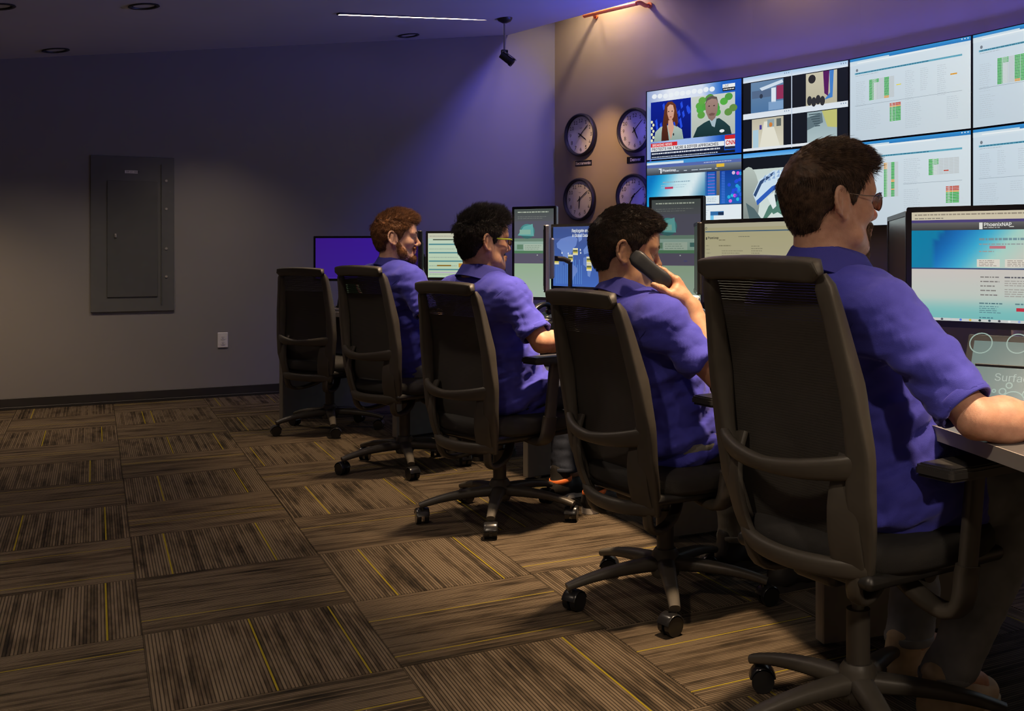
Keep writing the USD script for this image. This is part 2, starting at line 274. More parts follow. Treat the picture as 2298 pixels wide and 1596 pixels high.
# ---- clocks
M_cface = pmat('clock_face', (.80, .76, .70), rough=.55)
def on_wall(s, z, off=0):
    d = (WALLP[1] - WALLP[0]); d /= np.linalg.norm(d); n = np.array([d[1], -d[0]])  # into the room
    n = n if n[0] < 0 else -n
    q = WALLP[0] + d * s + n * off
    return (q[0], q[1], z), deg(math.atan2(n[1], n[0]))
def clock(label, s, z, hour, minute):
    loc, yaw = on_wall(s, z); R = .190
    t = thing('wall_clock', label, 'clock', loc, (0, 0, yaw), group='city clocks beside the video wall')
    fr = lathe([(0, .002), (R - .004, .002), (R, .008), (R, .030), (R - .006, .042), (R - .014, .046), (R - .022, .040), (R - .027, .020), (R - .028, .012), (0, .012)], 56)
    M = np.eye(4); M[:3, :3] = np.array([[0, 0, 1], [1, 0, 0], [0, 1, 0]], float)   # xy of the drawing -> y right, z up, facing +x
    ob = lambda n, m, mt, par, **k: obj(n, xf(join(m) if isinstance(m, list) else m, M), mt, par, **k)
    ob('frame', fr, M_dark, t, smooth=35)
    f = ob('face', cyl(R - .026, .004, (0, 0, .0135), seg=56), M_cface, t)
    for h in range(1, 13):
        a = math.pi / 2 - h * math.pi / 6; tm = meshkit.text_mesh(str(h), .030, .0006); b = tm.bounds.mean(0)
        tm.apply_translation((-b[0] + math.cos(a) * .127, -b[1] + math.sin(a) * .127, .0157)); ob('numeral', tm, M_black, f)
    ticks = []
    for k in range(60):
        a = k * math.pi / 30; L_ = .010 if k % 5 == 0 else .005; ticks.append(xf(bx(L_, .0014, .0005, (.157 - L_ / 2, 0, .0158)), mtx(rz=a)))
    ob('minute_track', ticks, M_black, f)
    ob('maker_mark', [bx(.030, .0035, .0005, (0, .062, .0158)), bx(.018, .002, .0005, (0, .055, .0158))], pmat('print_grey', (.35, .33, .31)), f)
    def hand(n, ang, L_, w, zz): ob(n, xf(prism([(-w, -.028), (w, -.028), (w * .9, L_ * .8), (0, L_), (-w * .9, L_ * .8)], .0015, z=zz), mtx(rz=-ang)), M_black, t)
    hand('hour_hand', (hour + minute / 60) * math.pi / 6, .085, .0048, .019); hand('minute_hand', minute * math.pi / 30, .130, .0034, .022)
    ob('hub', cyl(.007, .008, (0, 0, .021), seg=16), M_black, t)
    return t
for lab, s, z, h, m in (('black framed wall clock over the Sacramento sign', .345, 2.157, 4, 8), ('black framed wall clock over the Denver sign', .985, 2.152, 5, 8),
                        ('black framed wall clock below the Sacramento sign', .332, 1.589, 6, 9), ('black framed wall clock partly hidden below the Denver sign', .972, 1.596, 7, 9)): clock(lab, s, z, h, m)
for word, s, z, w, h in (('Sacramento', .365, 1.909, .20, .045), ('Denver', .985, 1.905, .20, .055)):
    loc, yaw = on_wall(s, z); t = thing('city_sign', 'black ' + word + ' name plate under its wall clock', 'sign', loc, (0, 0, yaw), group='city name plates')
    obj('plate', bx(.006, w, h, (.003, 0, 0), .001), M_black, t)
    tm = meshkit.text_mesh(word, .026 if w == .2 and word == 'Denver' else .024, .0012, bold=True); b = tm.bounds; tm.apply_translation((-b[:, 0].mean(), -.012, 0))
    M = np.eye(4); M[:3, :3] = np.array([[0, 0, 1], [1, 0, 0], [0, 1, 0]], float); tm.apply_transform(M); tm.apply_translation((.0055, 0, 0)); obj('lettering', tm, M_white, t)
# ---- ceiling things
CS = deg(math.atan(.144))
M_can = pmat('downlight_can', (.02, .02, .02), rough=.4)
def downlight(label, x, y, lit=False):
    t = thing('downlight', label, 'downlight', (x, y, ceil_z(x)), (0, -CS, 0), group='recessed ceiling downlights')
    obj('trim', lathe([(.085, -.001), (.088, -.006), (.082, -.009), (.070, -.007), (.066, 0), (.066, .03), (.085, .03), (.085, -.001)], 32), M_can, t, smooth=35)
    obj('baffle', lathe([(0, .028), (.066, .028), (.066, .0), (.060, -.002), (.052, .014), (0, .016)], 32), M_can, t, smooth=35)
    return t
for lab, x, y in (('recessed downlight nearest the top edge of the picture', .138, .008), ('recessed downlight near the left end of the back wall', -.363, 1.45), ('recessed downlight right of centre by the back wall', 2.134, 1.50), ('recessed downlight in the top left corner', -.60, -.10)): downlight(lab, x, y)
t = thing('linear_ceiling_light', 'thin glowing slot light recessed in the raked ceiling', 'ceiling light', (2.1875, .787, ceil_z(2.1875)), (0, -CS, deg(math.atan2(.684, 1.635))))
t.GetAttribute('xformOp:rotateXYZ').Set((0, -CS, 22.7))
obj('housing', bx(1.80, .040, .02, (0, 0, .0085), .001), M_can, t)
obj('diffuser', bx(1.785, .024, .004, (0, 0, -.0025), .001), emat('slot_glow', (1.0, .76, .60), 4.5), t)
t = thing('ceiling_camera', 'black camera hung on a drop pole from the raked ceiling', 'camera', (2.745, .90, ceil_z(2.745)))
obj('canopy', lathe([(0, .012), (.062, .012), (.062, -.004), (.050, -.024), (.018, -.040), (0, -.042)], 28), M_dark, t, smooth=35)
obj('drop_pole', cyl(.008, .24, (0, 0, -.150), seg=16), pmat('pole_grey', (.22, .21, .22), rough=.3, metallic=.6), t, smooth=40)
obj('yoke', [bx(.006, .030, .06, (.022, -.0, -.285), .002), bx(.006, .030, .06, (-.022, 0, -.285), .002), bx(.05, .03, .008, (0, 0, -.258), .002)], M_dark, t)
MB = mtx((.012, -.010, -.322), ry=rad(38), rz=rad(-28)); bodyc = obj('camera_body', [xf(cyl(.030, .10, (.0, 0, 0), 'x', seg=28), MB), xf(cyl(.034, .022, (.052, 0, 0), 'x', seg=28), MB)], M_dark, t, smooth=35)
obj('visor', xf(bx(.12, .05, .006, (.01, 0, .037), .002), MB), pmat('visor_grey', (.30, .29, .33), rough=.25, metallic=.5), bodyc)
obj('lens', xf(cyl(.018, .006, (.064, 0, 0), 'x', seg=20), MB), pmat('lens_glass', (.01, .01, .015), rough=.05), bodyc)
loc, yaw = on_wall(.835, 3.17, .16)
t = thing('orange_pipe', 'orange pipe bracketed in the light cove above the clocks', 'pipe', loc, (0, 0, yaw))
M_or = pmat('orange_paint', (.72, .17, .04), rough=.45)
obj('pipe', tube(np.array([(0, -.30, -.015), (0, .30, .0)]), .017, 14), M_or, t, smooth=40)
for y in (-.30, .30): obj('elbow', [tube(spline([(0, y, -.016 if y < 0 else 0), (-.01, y * 1.03, -.012 if y < 0 else .006), (-.04, y * 1.04, .01), (-.14, y * 1.04, .012)], 12), .018, 14), cyl(.026, .012, (-.150, y * 1.04, .012), 'x', seg=20)], M_or, t, smooth=40)
# ---------------------------------------------------------------- screens: flat artwork as coloured, glowing polygons
M_screen = usdkit.material(stage, '/World/Looks/screen_glow', {'c': ('attribute', {'attribute': 'col'}), 'e': ('emission', {'strength': 1.0}), 'g': ('glossy_bsdf', {'color': (.04, .04, .04), 'roughness': .25}), 'a': ('add_closure', {})},
                           [('c.color', 'e.color'), ('e.emission', 'a.closure1'), ('g.BSDF', 'a.closure2')], surface='a.closure')
LEDK = 30.
class Canvas:
    """x to the right 0..w, y down 0..1, screen on +x of the object; colours are sRGB"""
    def __init__(s, w, gain=1.0): s.w, s.gain, s.V, s.F, s.C, s.n = w, gain, [], [], [], 0
    def add(s, v2, f, c, layer):
        v2 = np.asarray(v2, float); f = np.asarray(f, int); c = np.broadcast_to(np.asarray(c, float), (len(v2), 3))
        s.V.append(np.c_[v2, np.full(len(v2), layer)]); s.F.append(f + s.n); s.C.append(lin(c)); s.n += len(v2)
    def quad(s, p4, c, layer=1): s.add(p4, [[0, 1, 2], [0, 2, 3]], c, layer)
    def rect(s, x0, y0, x1, y1, c, c2=None, layer=1, hor=False):
        c2 = c if c2 is None else c2
        cc = [c, c2, c2, c] if hor else [c, c, c2, c2]
        s.quad([(x0, y0), (x1, y0), (x1, y1), (x0, y1)], cc, layer)
    def grid(s, x0, y0, x1, y1, fn, nx=24, ny=16, layer=1):
        u, v = np.meshgrid(np.linspace(0, 1, nx + 1), np.linspace(0, 1, ny + 1)); P = np.c_[(x0 + (x1 - x0) * u).ravel(), (y0 + (y1 - y0) * v).ravel()]
        i, j = np.meshgrid(np.arange(ny), np.arange(nx), indexing='ij'); a = i * (nx + 1) + j
        s.add(P, tri(np.stack([a, a + 1, a + nx + 2, a + nx + 1], -1).reshape(-1, 4)), np.clip(fn(u.ravel(), v.ravel()), 0, 255), layer)
    def poly(s, pts, c, layer=2, c2=None):
        g = Polygon(pts).buffer(0)
        for q in getattr(g, 'geoms', [g]):
            v, f = trimesh.creation.triangulate_polygon(q, engine='earcut')
            if c2 is None: cc = c
            else:
                t = ((v[:, 1] - v[:, 1].min()) / max(np.ptp(v[:, 1]), 1e-6))[:, None]; cc = np.array(c) * (1 - t) + np.array(c2) * t
            s.add(v, f, cc, layer)
    def blob(s, x, y, rx, ry, c, layer=2, n=20, c2=None): a = np.linspace(0, 2 * np.pi, n, endpoint=False); s.poly(np.c_[x + rx * np.cos(a), y + ry * np.sin(a)], c, layer, c2)
    def ring(s, x, y, r, w, c, layer=3, a0=0, a1=2 * np.pi, n=28):
        a = np.linspace(a0, a1, n); s.poly(np.vstack([np.c_[x + r * np.cos(a), y + r * np.sin(a)], np.c_[x + (r - w) * np.cos(a), y + (r - w) * np.sin(a)][::-1]]), c, layer)
    def text(s, x, y, t, h, c, layer=4, bold=False, mid=False):
        m = meshkit.text_mesh(t, h, .0005, bold); keep = m.triangles_center[:, 2] > .00049; v = m.vertices[:, :2] * [1, -1]
        if mid: v = v - [(v[:, 0].min() + v[:, 0].max()) / 2, 0]
        f = m.faces[keep]; s.add(v + [x, y], f[:, ::-1], c, layer)
    def lines(s, x0, y0, x1, n, dy, c, h=.006, layer=3, seed=0, rag=.4):
        r = np.random.default_rng(seed)
        for k in range(n):
            x = x0; e = x0 + (x1 - x0) * (1 - rag * r.random())
            while x < e:
                w = r.uniform(.012, .05); s.rect(x, y0 + k * dy, min(x + w, e), y0 + k * dy + h, c, layer=layer); x += w + .008
    def mesh(s, W, H, e=0.):
        V = np.vstack(s.V); k = H
        X = V[:, 2] * .00035 + e
        return TM(np.c_[X, (V[:, 0] - s.w / 2) * (W / s.w), (.5 - V[:, 1]) * k], np.vstack(s.F)[:, ::-1]), np.vstack(s.C) * s.gain
def smix(*st):
    """colour ramp over t"""
    ts = np.array([q[0] for q in st], float); cs = np.array([q[1] for q in st], float)
    return lambda t: np.stack([np.interp(t, ts, cs[:, k]) for k in range(3)], -1)
A_ = 16 / 9
WHT = (222, 234, 240)
def browser_top(c, y1=.085, tabs=True):
    c.rect(0, 0, A_, .045, (60, 150, 215), (40, 120, 190), layer=2); c.rect(.0, .030, .62, .046, (205, 225, 235), layer=3) if tabs else None
    c.rect(0, .045, A_, y1, (214, 228, 236), layer=2); c.rect(.12, .052, 1.3, .066, (236, 243, 246), layer=3)
    for k in range(3): c.rect(A_ - .05 - k * .04, .008, A_ - .035 - k * .04, .022, (225, 235, 245), layer=3)
def status_table(c, x, y, cols, rows, cw, rh, seed, pat):
    r = np.random.default_rng(seed); G = ((66, 178, 76), (52, 160, 66)); GY = (196, 203, 206)
    for i in range(rows):
        for j in range(cols):
            k = pat(i, j); cc = {0: GY, 1: G[i % 2], 2: (196, 72, 52), 3: (224, 160, 60), 4: (90, 100, 104)}[k]
            c.rect(x + j * cw, y + i * rh, x + (j + .95) * cw, y + (i + .74) * rh, cc, layer=3)
        c.rect(x + cols * cw * .12, y + (i + .25) * rh, x + cols * cw * .3, y + (i + .45) * rh, (230, 240, 230), layer=4)
def dash(kind, seed):
    c = Canvas(A_, 1.0); c.grid(0, 0, A_, 1, lambda u, v: np.c_[206 + 14 * u, 222 + 10 * u, 234 + 4 * u] * (1 - .05 * v[:, None]), 10, 8, 0); browser_top(c)
    c.blob(.115, .145, .018, .018, (120, 130, 140), 3); c.rect(.08, .175, A_ - .12, .195, (84, 160, 186), (110, 178, 200), layer=3); c.lines(.1, .18, 1.2, 1, .1, (50, 110, 140), .010, 4, seed, .0)
    c.lines(.09, .21, .5, 1, .02, (165, 176, 184), .005, 3, seed + 1)
    g = lambda *a, **k: status_table(c, *a, **k)
    txt = lambda x0, y0, x1, n, s, d=.022: c.lines(x0, y0, x1, n, d, (186, 198, 208), .005, 3, seed * 7 + s, .3)
    if kind == 0:
        g(.31, .285, 5, 17, .078, .0145, seed, pat=lambda i, j: 1 if j == 0 or (j == 2.5) or (j == 3 and i < 15) or (j == 1 and i < 3) else (3 if j == 3 else 0) if not (j == 3 and i > 14) else 3)
        c.rect(.73, .39, .80, .40, (236, 220, 60), layer=3); c.rect(1.50, .37, 1.59, .385, (226, 160, 50), layer=3)
        g(.63, .60, 2, 13, .085, .0165, seed + 1, pat=lambda i, j: 2 if i < 2 else (3 if i == 2 else 1))
        txt(.10, .29, .27, 14, 1); txt(.86, .255, 1.0, 16, 2); txt(1.08, .255, 1.2, 12, 3); txt(1.32, .255, 1.45, 16, 4); txt(.10, .62, .5, 12, 5); txt(.86, .62, 1.1, 14, 6); txt(1.45, .62, 1.62, 12, 7); c.rect(.08, .572, A_ - .12, .576, (150, 165, 176), layer=3)
    elif kind == 1:
        g(.33, .30, 6, 19, .075, .0145, seed, pat=lambda i, j: 1 if j in (0,) or (j == 1 and i < 4) or (j == 4) or (j == 3 and i < 17) else (3 if i > 16 and j > 2 else 0))
        txt(.09, .33, .25, 14, 1); txt(.09, .66, .3, 12, 2); txt(.95, .3, 1.2, 14, 3); c.rect(.08, .585, A_ - .12, .589, (150, 165, 176), layer=3); c.rect(.72, .62, .73, .92, (200, 210, 214), layer=3)
    elif kind == 2:
        g(.54, .27, 4, 26, .055, .0155, seed, pat=lambda i, j: (3 if i < 5 else 1) if j == 0 else ((3 if i in (13, 14, 20) else 1) if j == 2 else 0))
        g(1.20, .275, 6, 11, .07, .0165, seed + 1, pat=lambda i, j: 1 if j == 0 or (j == 1 and i < 4) else (2 if i == 8 and j == 3 else 0))
        g(1.44, .59, 2, 11, .09, .0170, seed + 2, pat=lambda i, j: 2 if i < 3 else (3 if i == 3 else 1))
        txt(.10, .27, .45, 20, 1); txt(.84, .25, 1.1, 14, 2); txt(.84, .60, 1.1, 12, 3); c.rect(.83, .53, A_ - .12, .534, (150, 165, 176), layer=3)
    else:
        txt(.09, .27, .25, 12, 1); txt(.33, .25, .45, 12, 2); txt(.6, .25, .75, 10, 3); txt(.95, .25, 1.1, 11, 4); c.rect(.08, .53, A_ - .12, .534, (150, 165, 176), layer=3); txt(.09, .59, .35, 12, 5); txt(.5, .58, .7, 5, 6)
    return c
def news():
    c = Canvas(A_); f = smix((0, (150, 170, 215)), (.25, (235, 240, 250)), (.6, (215, 225, 245)), (.8, (40, 110, 205)), (1, (20, 80, 190)))
    c.grid(0, 0, A_, 1, lambda u, v: f(u) * (1 - .5 * (v > .2)[:, None] * (u > .0)[:, None] * np.array([.55, .35, .05])), 20, 10, 0)
    r = np.random.default_rng(3)
    for k in range(11): c.blob(.15 + .11 * k, .08 + .02 * r.random(), .05, .035, (240, 246, 252), 1)
    c.rect(.08, .165, .86, .735, (14, 34, 150), (10, 24, 110), layer=2); c.rect(.87, .165, 1.66, .735, (206, 214, 206), (180, 190, 180), layer=2)
    for k in range(20):
        x, y = r.uniform(.1, .82), r.uniform(.22, .55); c.quad([(x, y), (x + .035, y - .03), (x + .055, y + .05), (x + .02, y + .08)], (40, 80, 230), 3)
    for k in range(7): c.blob(.10 + .03 * (k % 2), .45 + .045 * k, .022, .022, (235, 235, 190), 3)
    # presenter: hair, face, jacket
    c.poly([(.36, .24), (.42, .185), (.50, .185), (.57, .24), (.60, .36), (.62, .50), (.58, .56), (.55, .48), (.40, .50), (.44, .74), (.29, .74), (.30, .60), (.33, .42)], (112, 58, 36), 5, (70, 34, 24))
    c.poly([(.14, .74), (.17, .60), (.27, .535), (.37, .52), (.50, .52), (.60, .55), (.69, .60), (.72, .74)], (182, 198, 190), 4, (150, 172, 164))
    c.poly([(.41, .26), (.46, .225), (.52, .24), (.545, .32), (.53, .41), (.49, .46), (.44, .44), (.41, .36)], (226, 176, 152), 6, (205, 150, 128)); c.poly([(.43, .45), (.51, .45), (.54, .56), (.48, .73), (.42, .56)], (214, 162, 140), 6)
    for x in (.435, .505): c.blob(x, .325, .014, .008, (70, 46, 42), 7, 10)
    c.blob(.475, .405, .020, .008, (170, 84, 80), 7, 10); c.blob(.53, .66, .012, .02, (30, 30, 34), 7, 10)
    # second speaker outdoors
    for k in range(16): c.blob(.93 + .72 * r.random(), .20 + .24 * r.random() ** 1.2, .07, .05, (70 + 40 * r.random(), 140 + 40 * r.random(), 70), 3)
    c.poly([(.90, .735), (.98, .60), (1.10, .545), (1.18, .52), (1.38, .50), (1.48, .56), (1.57, .63), (1.60, .735)], (36, 68, 72), 5, (26, 52, 56)); c.poly([(1.20, .50), (1.34, .48), (1.30, .62), (1.25, .60)], (170, 190, 200), 6)
    c.poly([(1.13, .27), (1.17, .21), (1.25, .19), (1.33, .215), (1.36, .28), (1.35, .40), (1.31, .49), (1.25, .53), (1.19, .49), (1.14, .40)], (168, 138, 128), 7, (140, 112, 104)); c.poly([(1.125, .30), (1.16, .205), (1.25, .180), (1.34, .205), (1.365, .29), (1.33, .235), (1.25, .22), (1.17, .24)], (96, 88, 84), 8)
    for x in (1.20, 1.29): c.blob(x, .32, .017, .009, (70, 56, 54), 8, 10)
    c.poly([(1.19, .43), (1.25, .415), (1.31, .43), (1.29, .455), (1.21, .455)], (116, 86, 80), 8); c.blob(1.43, .68, .045, .022, (236, 242, 244), 7)
    c.rect(1.44, .045, 1.66, .095, (240, 243, 245), layer=3); c.rect(1.44, .095, 1.66, .14, (24, 26, 34), layer=3); c.text(1.455, .085, 'LIVE', .03, (30, 30, 40)); c.lines(1.455, .11, 1.65, 1, .02, (230, 230, 230), .014, 4, 2, 0)
    # banner
    c.rect(.08, .765, .60, .82, (214, 44, 52), layer=3); c.text(.11, .81, 'BREAKING NEWS', .034, (250, 230, 230), bold=True)
    c.rect(.08, .82, 1.47, .885, (236, 240, 244), layer=3); c.text(.10, .872, 'PROTESTS HALT MORE & DIFFER APPROACHES', .040, (70, 70, 80), bold=True)
    c.rect(.08, .885, 1.47, .95, (20, 30, 60), layer=3); c.lines(.10, .905, 1.4, 1, .02, (215, 220, 230), .022, 4, 5, 0)
    c.rect(.08, .95, 1.66, .985, (24, 28, 40), layer=3); c.lines(.10, .96, 1.35, 1, .02, (190, 200, 220), .014, 4, 6, 0)
    c.rect(1.48, .745, 1.66, .80, (206, 40, 46), layer=3); c.rect(1.48, .80, 1.66, .90, (238, 236, 238), layer=3); c.text(1.495, .876, 'CNN', .056, (206, 40, 46), bold=True); c.rect(1.48, .90, 1.66, .935, (36, 44, 70), layer=3)
    return c
def feeds():
    c = Canvas(A_); c.rect(0, 0, A_, 1, (24, 27, 36), layer=0)
    for x0, x1, y0 in ((0, .855, 0), (.87, A_, 0), (0, .855, .49), (.87, A_, .49)):
        c.rect(x0, y0, x1, y0 + .075, (170, 205, 240) if y0 == 0 else (225, 232, 240), (225, 235, 245), layer=2)
        for k in range(3): c.rect(x1 - .05 - .035 * k, y0 + .02, x1 - .035 - .035 * k, y0 + .035, (130, 150, 180), layer=3)
    c.rect(0, .955, A_, .99, (228, 234, 240), layer=2); c.rect(.855, 0, .87, 1, (200, 215, 235), layer=2)
    c.rect(.14, .085, .72, .49, (106, 138, 172), (80, 120, 165), layer=1); c.poly([(.30, .17), (.70, .10), (.72, .14), (.34, .21)], (210, 225, 240), 3); c.rect(.51, .19, .59, .38, (225, 235, 245), layer=3); c.rect(.60, .17, .72, .35, (150, 50, 90), layer=2); c.rect(.46, .37, .72, .48, (130, 165, 205), layer=3); c.rect(.16, .20, .50, .30, (86, 108, 140), layer=2); c.blob(.33, .28, .03, .03, (50, 60, 80), 4)
    c.rect(1.10, .085, 1.60, .49, (206, 200, 176), (190, 184, 160), layer=1); c.blob(1.20, .16, .06, .055, (44, 42, 44), 3); c.poly([(1.38, .085), (1.48, .085), (1.46, .40), (1.40, .36)], (88, 30, 96), 3); c.poly([(1.48, .085), (1.55, .085), (1.53, .42), (1.40, .44), (1.49, .36)], (70, 130, 205), 3)
    for k in range(4): c.blob(1.16 + .07 * k, .43 + .02 * (k % 2), .04, .06, (50, 50, 54), 4)
    c.rect(.16, .575, .72, .955, (196, 190, 168), (220, 216, 196), layer=1); c.poly([(.30, .955), (.38, .62), (.52, .62), (.66, .955)], (232, 230, 214), 2); c.rect(.18, .72, .28, .955, (176, 208, 224), layer=3); c.rect(.44, .60, .56, .70, (150, 170, 176), layer=3); c.blob(.50, .67, .03, .03, (210, 130, 60), 4); c.rect(.30, .66, .34, .72, (70, 60, 150), layer=4); c.rect(.60, .60, .68, .70, (96, 104, 100), layer=3)
    c.rect(1.12, .575, 1.60, .955, (150, 172, 178), (176, 196, 200), layer=1); c.poly([(1.36, .575), (1.60, .575), (1.60, .80), (1.45, .78)], (196, 196, 120), 2); c.poly([(1.12, .64), (1.36, .60), (1.38, .72), (1.12, .80)], (100, 120, 128), 3)
    for k in range(6): c.rect(1.15 + .02 * k, .60 + .03 * k, 1.33, .612 + .03 * k, (66, 84, 92), layer=4)
    return c
def website(c=None, gain=1.0, big=False):
    c = c or Canvas(A_, gain)
    c.rect(0, 0, A_, 1, (230, 240, 246), layer=0)
    c.rect(0, 0, A_, .055, (70, 150, 215), layer=1); c.rect(0, .022, .72, .055, (214, 232, 242), layer=2); c.rect(0, .055, A_, .10, (88, 108, 176), layer=1); c.lines(1.1, .07, 1.6, 1, .02, (190, 200, 230), .010, 2, 4, 0)
    c.rect(0, .10, A_, .205, (120, 130, 142), (58, 64, 74), layer=1)
    c.rect(.27, .115, .295, .185, (240, 245, 250), layer=2); c.rect(.24, .115, .27, .13, (240, 245, 250), layer=2); c.text(.31, .165, 'Phoenixnap', .035, (240, 245, 250), bold=True)
    for k, w in enumerate((.05, .06, .12, .14, .08, .04)): c.rect(.58 + k * .145, .16, .58 + k * .145 + w, .172, (190, 200, 210), layer=2)
    c.rect(1.33, .105, 1.47, .15, (232, 190, 60), layer=3)
    f = smix((0, (10, 120, 196)), (.16, (40, 168, 222)), (.45, (200, 232, 240)), (.75, (225, 240, 244)), (1, (70, 140, 180)))
    c.grid(0, .205, 1.15, .66, lambda u, v: f(np.clip(u + .25 * (v - .5), 0, 1)), 24, 10, 1); c.rect(1.12, .205, A_, .66, (20, 60, 150), (30, 100, 190), layer=1)
    r = np.random.default_rng(9)
    for k in range(20): c.rect(1.17, .22 + .022 * k, 1.30, .232 + .022 * k, (50 + 90 * (k % 2), 130, 225), layer=2); c.rect(1.42, .22 + .022 * k, 1.48, .232 + .022 * k, (70, 120, 220), layer=2)
    c.rect(1.33, .205, 1.39, .66, (120, 120, 120), (96, 84, 74), layer=2)
    for k in range(22): c.blob(1.55 + .22 * r.random(), .22 + .42 * r.random(), .03, .025, (40 + 180 * (r.random() < .2), 80 + 120 * r.random() * (k % 2), 225), 3, 10)
    c.lines(.32, .31, .85, 1, .03, (150, 180, 196), .016, 3, 1, 0); c.lines(.28, .36, .80, 2, .03, (170, 196, 208), .008, 3, 2, .2); c.rect(.36, .385, .52, .415, (196, 64, 100), layer=4)
    for k in range(2): c.rect(.86 + .27 * k, .54, 1.11 + .27 * k, .655, (226, 238, 244), layer=3); c.lines(.89 + .27 * k, .57, 1.08 + .27 * k, 3, .024, (150, 170, 184), .006, 4, k, .3)
    c.rect(0, .66, A_, .672, (36, 70, 120), layer=2)
    c.lines(.95, .74, 1.2, 3, .03, (176, 190, 204), .006, 3, 11, .2); c.lines(.2, .74, .7, 6, .03, (176, 190, 204), .006, 3, 12, .2); c.rect(1.22, .76, 1.46, .815, (50, 110, 170), layer=3); c.rect(1.36, .77, 1.46, .815, (30, 50, 80), layer=4); c.rect(1.22, .815, 1.28, .88, (120, 200, 240), layer=3)
    return c
def dome():
    c = Canvas(A_); c.rect(0, 0, A_, 1, (206, 222, 218), layer=0); c.rect(0, 0, A_, .06, (60, 150, 230), (120, 190, 240), layer=1); c.rect(0, .06, A_, .22, (22, 25, 33), layer=1)
    c.rect(0, .22, A_, .965, (204, 218, 212), (214, 228, 224), layer=1); c.blob(.10, .60, .20, .42, (186, 198, 190), 2, 24, (120, 130, 128)); c.poly([(.05, .66), (.20, .74), (.42, .97), (.30, .99), (.12, .9)], (86, 108, 112), 3)
    c.poly([(.18, .55), (.30, .36), (.55, .25), (.78, .27), (.80, .40), (.52, .48), (.24, .66)], (206, 228, 244), 4); c.poly([(.19, .56), (.31, .38), (.55, .27), (.56, .30), (.34, .42), (.23, .59)], (52, 78, 120), 5); c.poly([(.24, .64), (.52, .46), (.80, .38), (.80, .43), (.54, .52), (.26, .70)], (50, 96, 190), 5)
    r = np.random.default_rng(4)
    for k in range(12):
        x, y = .36 + .08 * (k % 6), .40 - .02 * (k % 6) - .05 * (k // 6); c.poly([(x, y), (x + .05, y - .05), (x + .06, y)], (150, 180, 220), 6)
    c.poly([(.30, .97), (.46, .72), (.84, .44), (1.0, .40), (1.06, .62), (.86, .92), (.62, .80), (.50, .84)], (66, 110, 100), 3, (92, 138, 120))
    for k in range(9): c.blob(.52 + .058 * k, .64 - .040 * k + .02 * (k % 2), .045, .055, (34, 46, 50), 5, 9)
    c.poly([(.44, .60), (.56, .54), (.60, .72), (.54, .76)], (226, 236, 236), 6); c.poly([(.32, .97), (.52, .80), (.66, .94), (.62, .97)], (216, 228, 222), 4); c.rect(0, .965, A_, 1, (20, 24, 28), layer=2)
    return c
M_bez = pmat('bezel_black', (.012, .012, .013), rough=.30)
def display(label, p0, p1, ztop, canvas):
    mid = (p0 + p1) / 2; d = (p1 - p0) / np.linalg.norm(p1 - p0); yaw = deg(math.atan2(d[0], -d[1])) + 180
    t = thing('video_wall_panel', label, 'screen', (mid[0], mid[1], ztop - DH / 2), (0, 0, yaw), group='panels of the video wall')
    W, H = DW - .003, DH - .002
    obj('housing', bx(.07, W - .03, H - .03, (-.045, 0, 0), .01), M_dark, t)
    obj('bezel', [bx(.012, W, .005, (-.006, 0, s * (H / 2 - .0025))) for s in (-1, 1)] + [bx(.012, .005, H, (-.006, s * (W / 2 - .0025), 0)) for s in (-1, 1)] + [bx(.004, W - .008, H - .008, (-.009, 0, 0))], M_bez, t)
    m, c = canvas.mesh(W - .010, H - .010, -.006); obj('screen', m, M_screen, t, col=c)
    obj('wall_bracket', [bx(.05, .30, .05, (-.098, 0, .12)), bx(.05, .30, .05, (-.098, 0, -.12))], M_steel, t)
    return t
VW = [(0, 0, 'video wall screen showing a news broadcast with two speakers', news()), (0, 1, 'video wall screen showing a blue company web page below the news', website()), (1, 0, 'video wall screen split into four camera pictures', feeds()), (1, 1, 'video wall screen showing a fisheye camera view of the room', dome()),
      (2, 0, 'video wall dashboard with green tables and one small red table, right of the four camera pictures', dash(0, 11)), (2, 1, 'video wall dashboard in the lower row behind the glasses of the nearest man', dash(2, 12)), (3, 0, 'video wall dashboard at the top right corner with wide green tables', dash(1, 13)), (3, 1, 'video wall dashboard at the right edge, lower row, with grey text only', dash(3, 14)),
      (4, 0, 'video wall dashboard past the right edge, upper row', dash(1, 15)), (4, 1, 'video wall dashboard past the right edge, lower row', dash(3, 16))]
VW += [(5, 0, 'video wall dashboard in the sixth column, upper row', dash(0, 17)), (5, 1, 'video wall dashboard in the sixth column, lower row', dash(2, 18))]
for i, row, lab, cv in VW:
    cv.gain = .92
    display(lab, disp_pts[i], disp_pts[i + 1], DTOP - row * DH, cv)

# blue light strips fixed behind the edges of the video wall
t = thing('led_strip', 'blue light strip along the top edge of the video wall', 'light strip')
M_led = emat('led_blue', (.05, .03, 1.0), 6.)
for i in range(6):
    a, b_ = disp_pts[i], disp_pts[i + 1]; d = (b_ - a) / DW; o = np.array([-d[1], d[0]]) * 1.0
    q = (a + b_) / 2 + o * .055; obj('strip', bx(DW - .02, .010, .006, (0, 0, 0)), M_led, t, loc=(q[0], q[1], DTOP - .012), rot=(0, 0, deg(math.atan2(d[1], d[0]))))
    rect('led_lamp', (q[0], q[1], DTOP + .004), (q[0] - o[0] * 1.6, q[1] - o[1] * 1.6, DTOP + 1), .98, .02, LEDK * 5.5, BLUE)
t = thing('led_strip', 'blue light strip along the left edge of the video wall', 'light strip')
d = (disp_pts[1] - disp_pts[0]) / DW; o = np.array([-d[1], d[0]]); q = disp_pts[0] + o * .045 - d * -.010
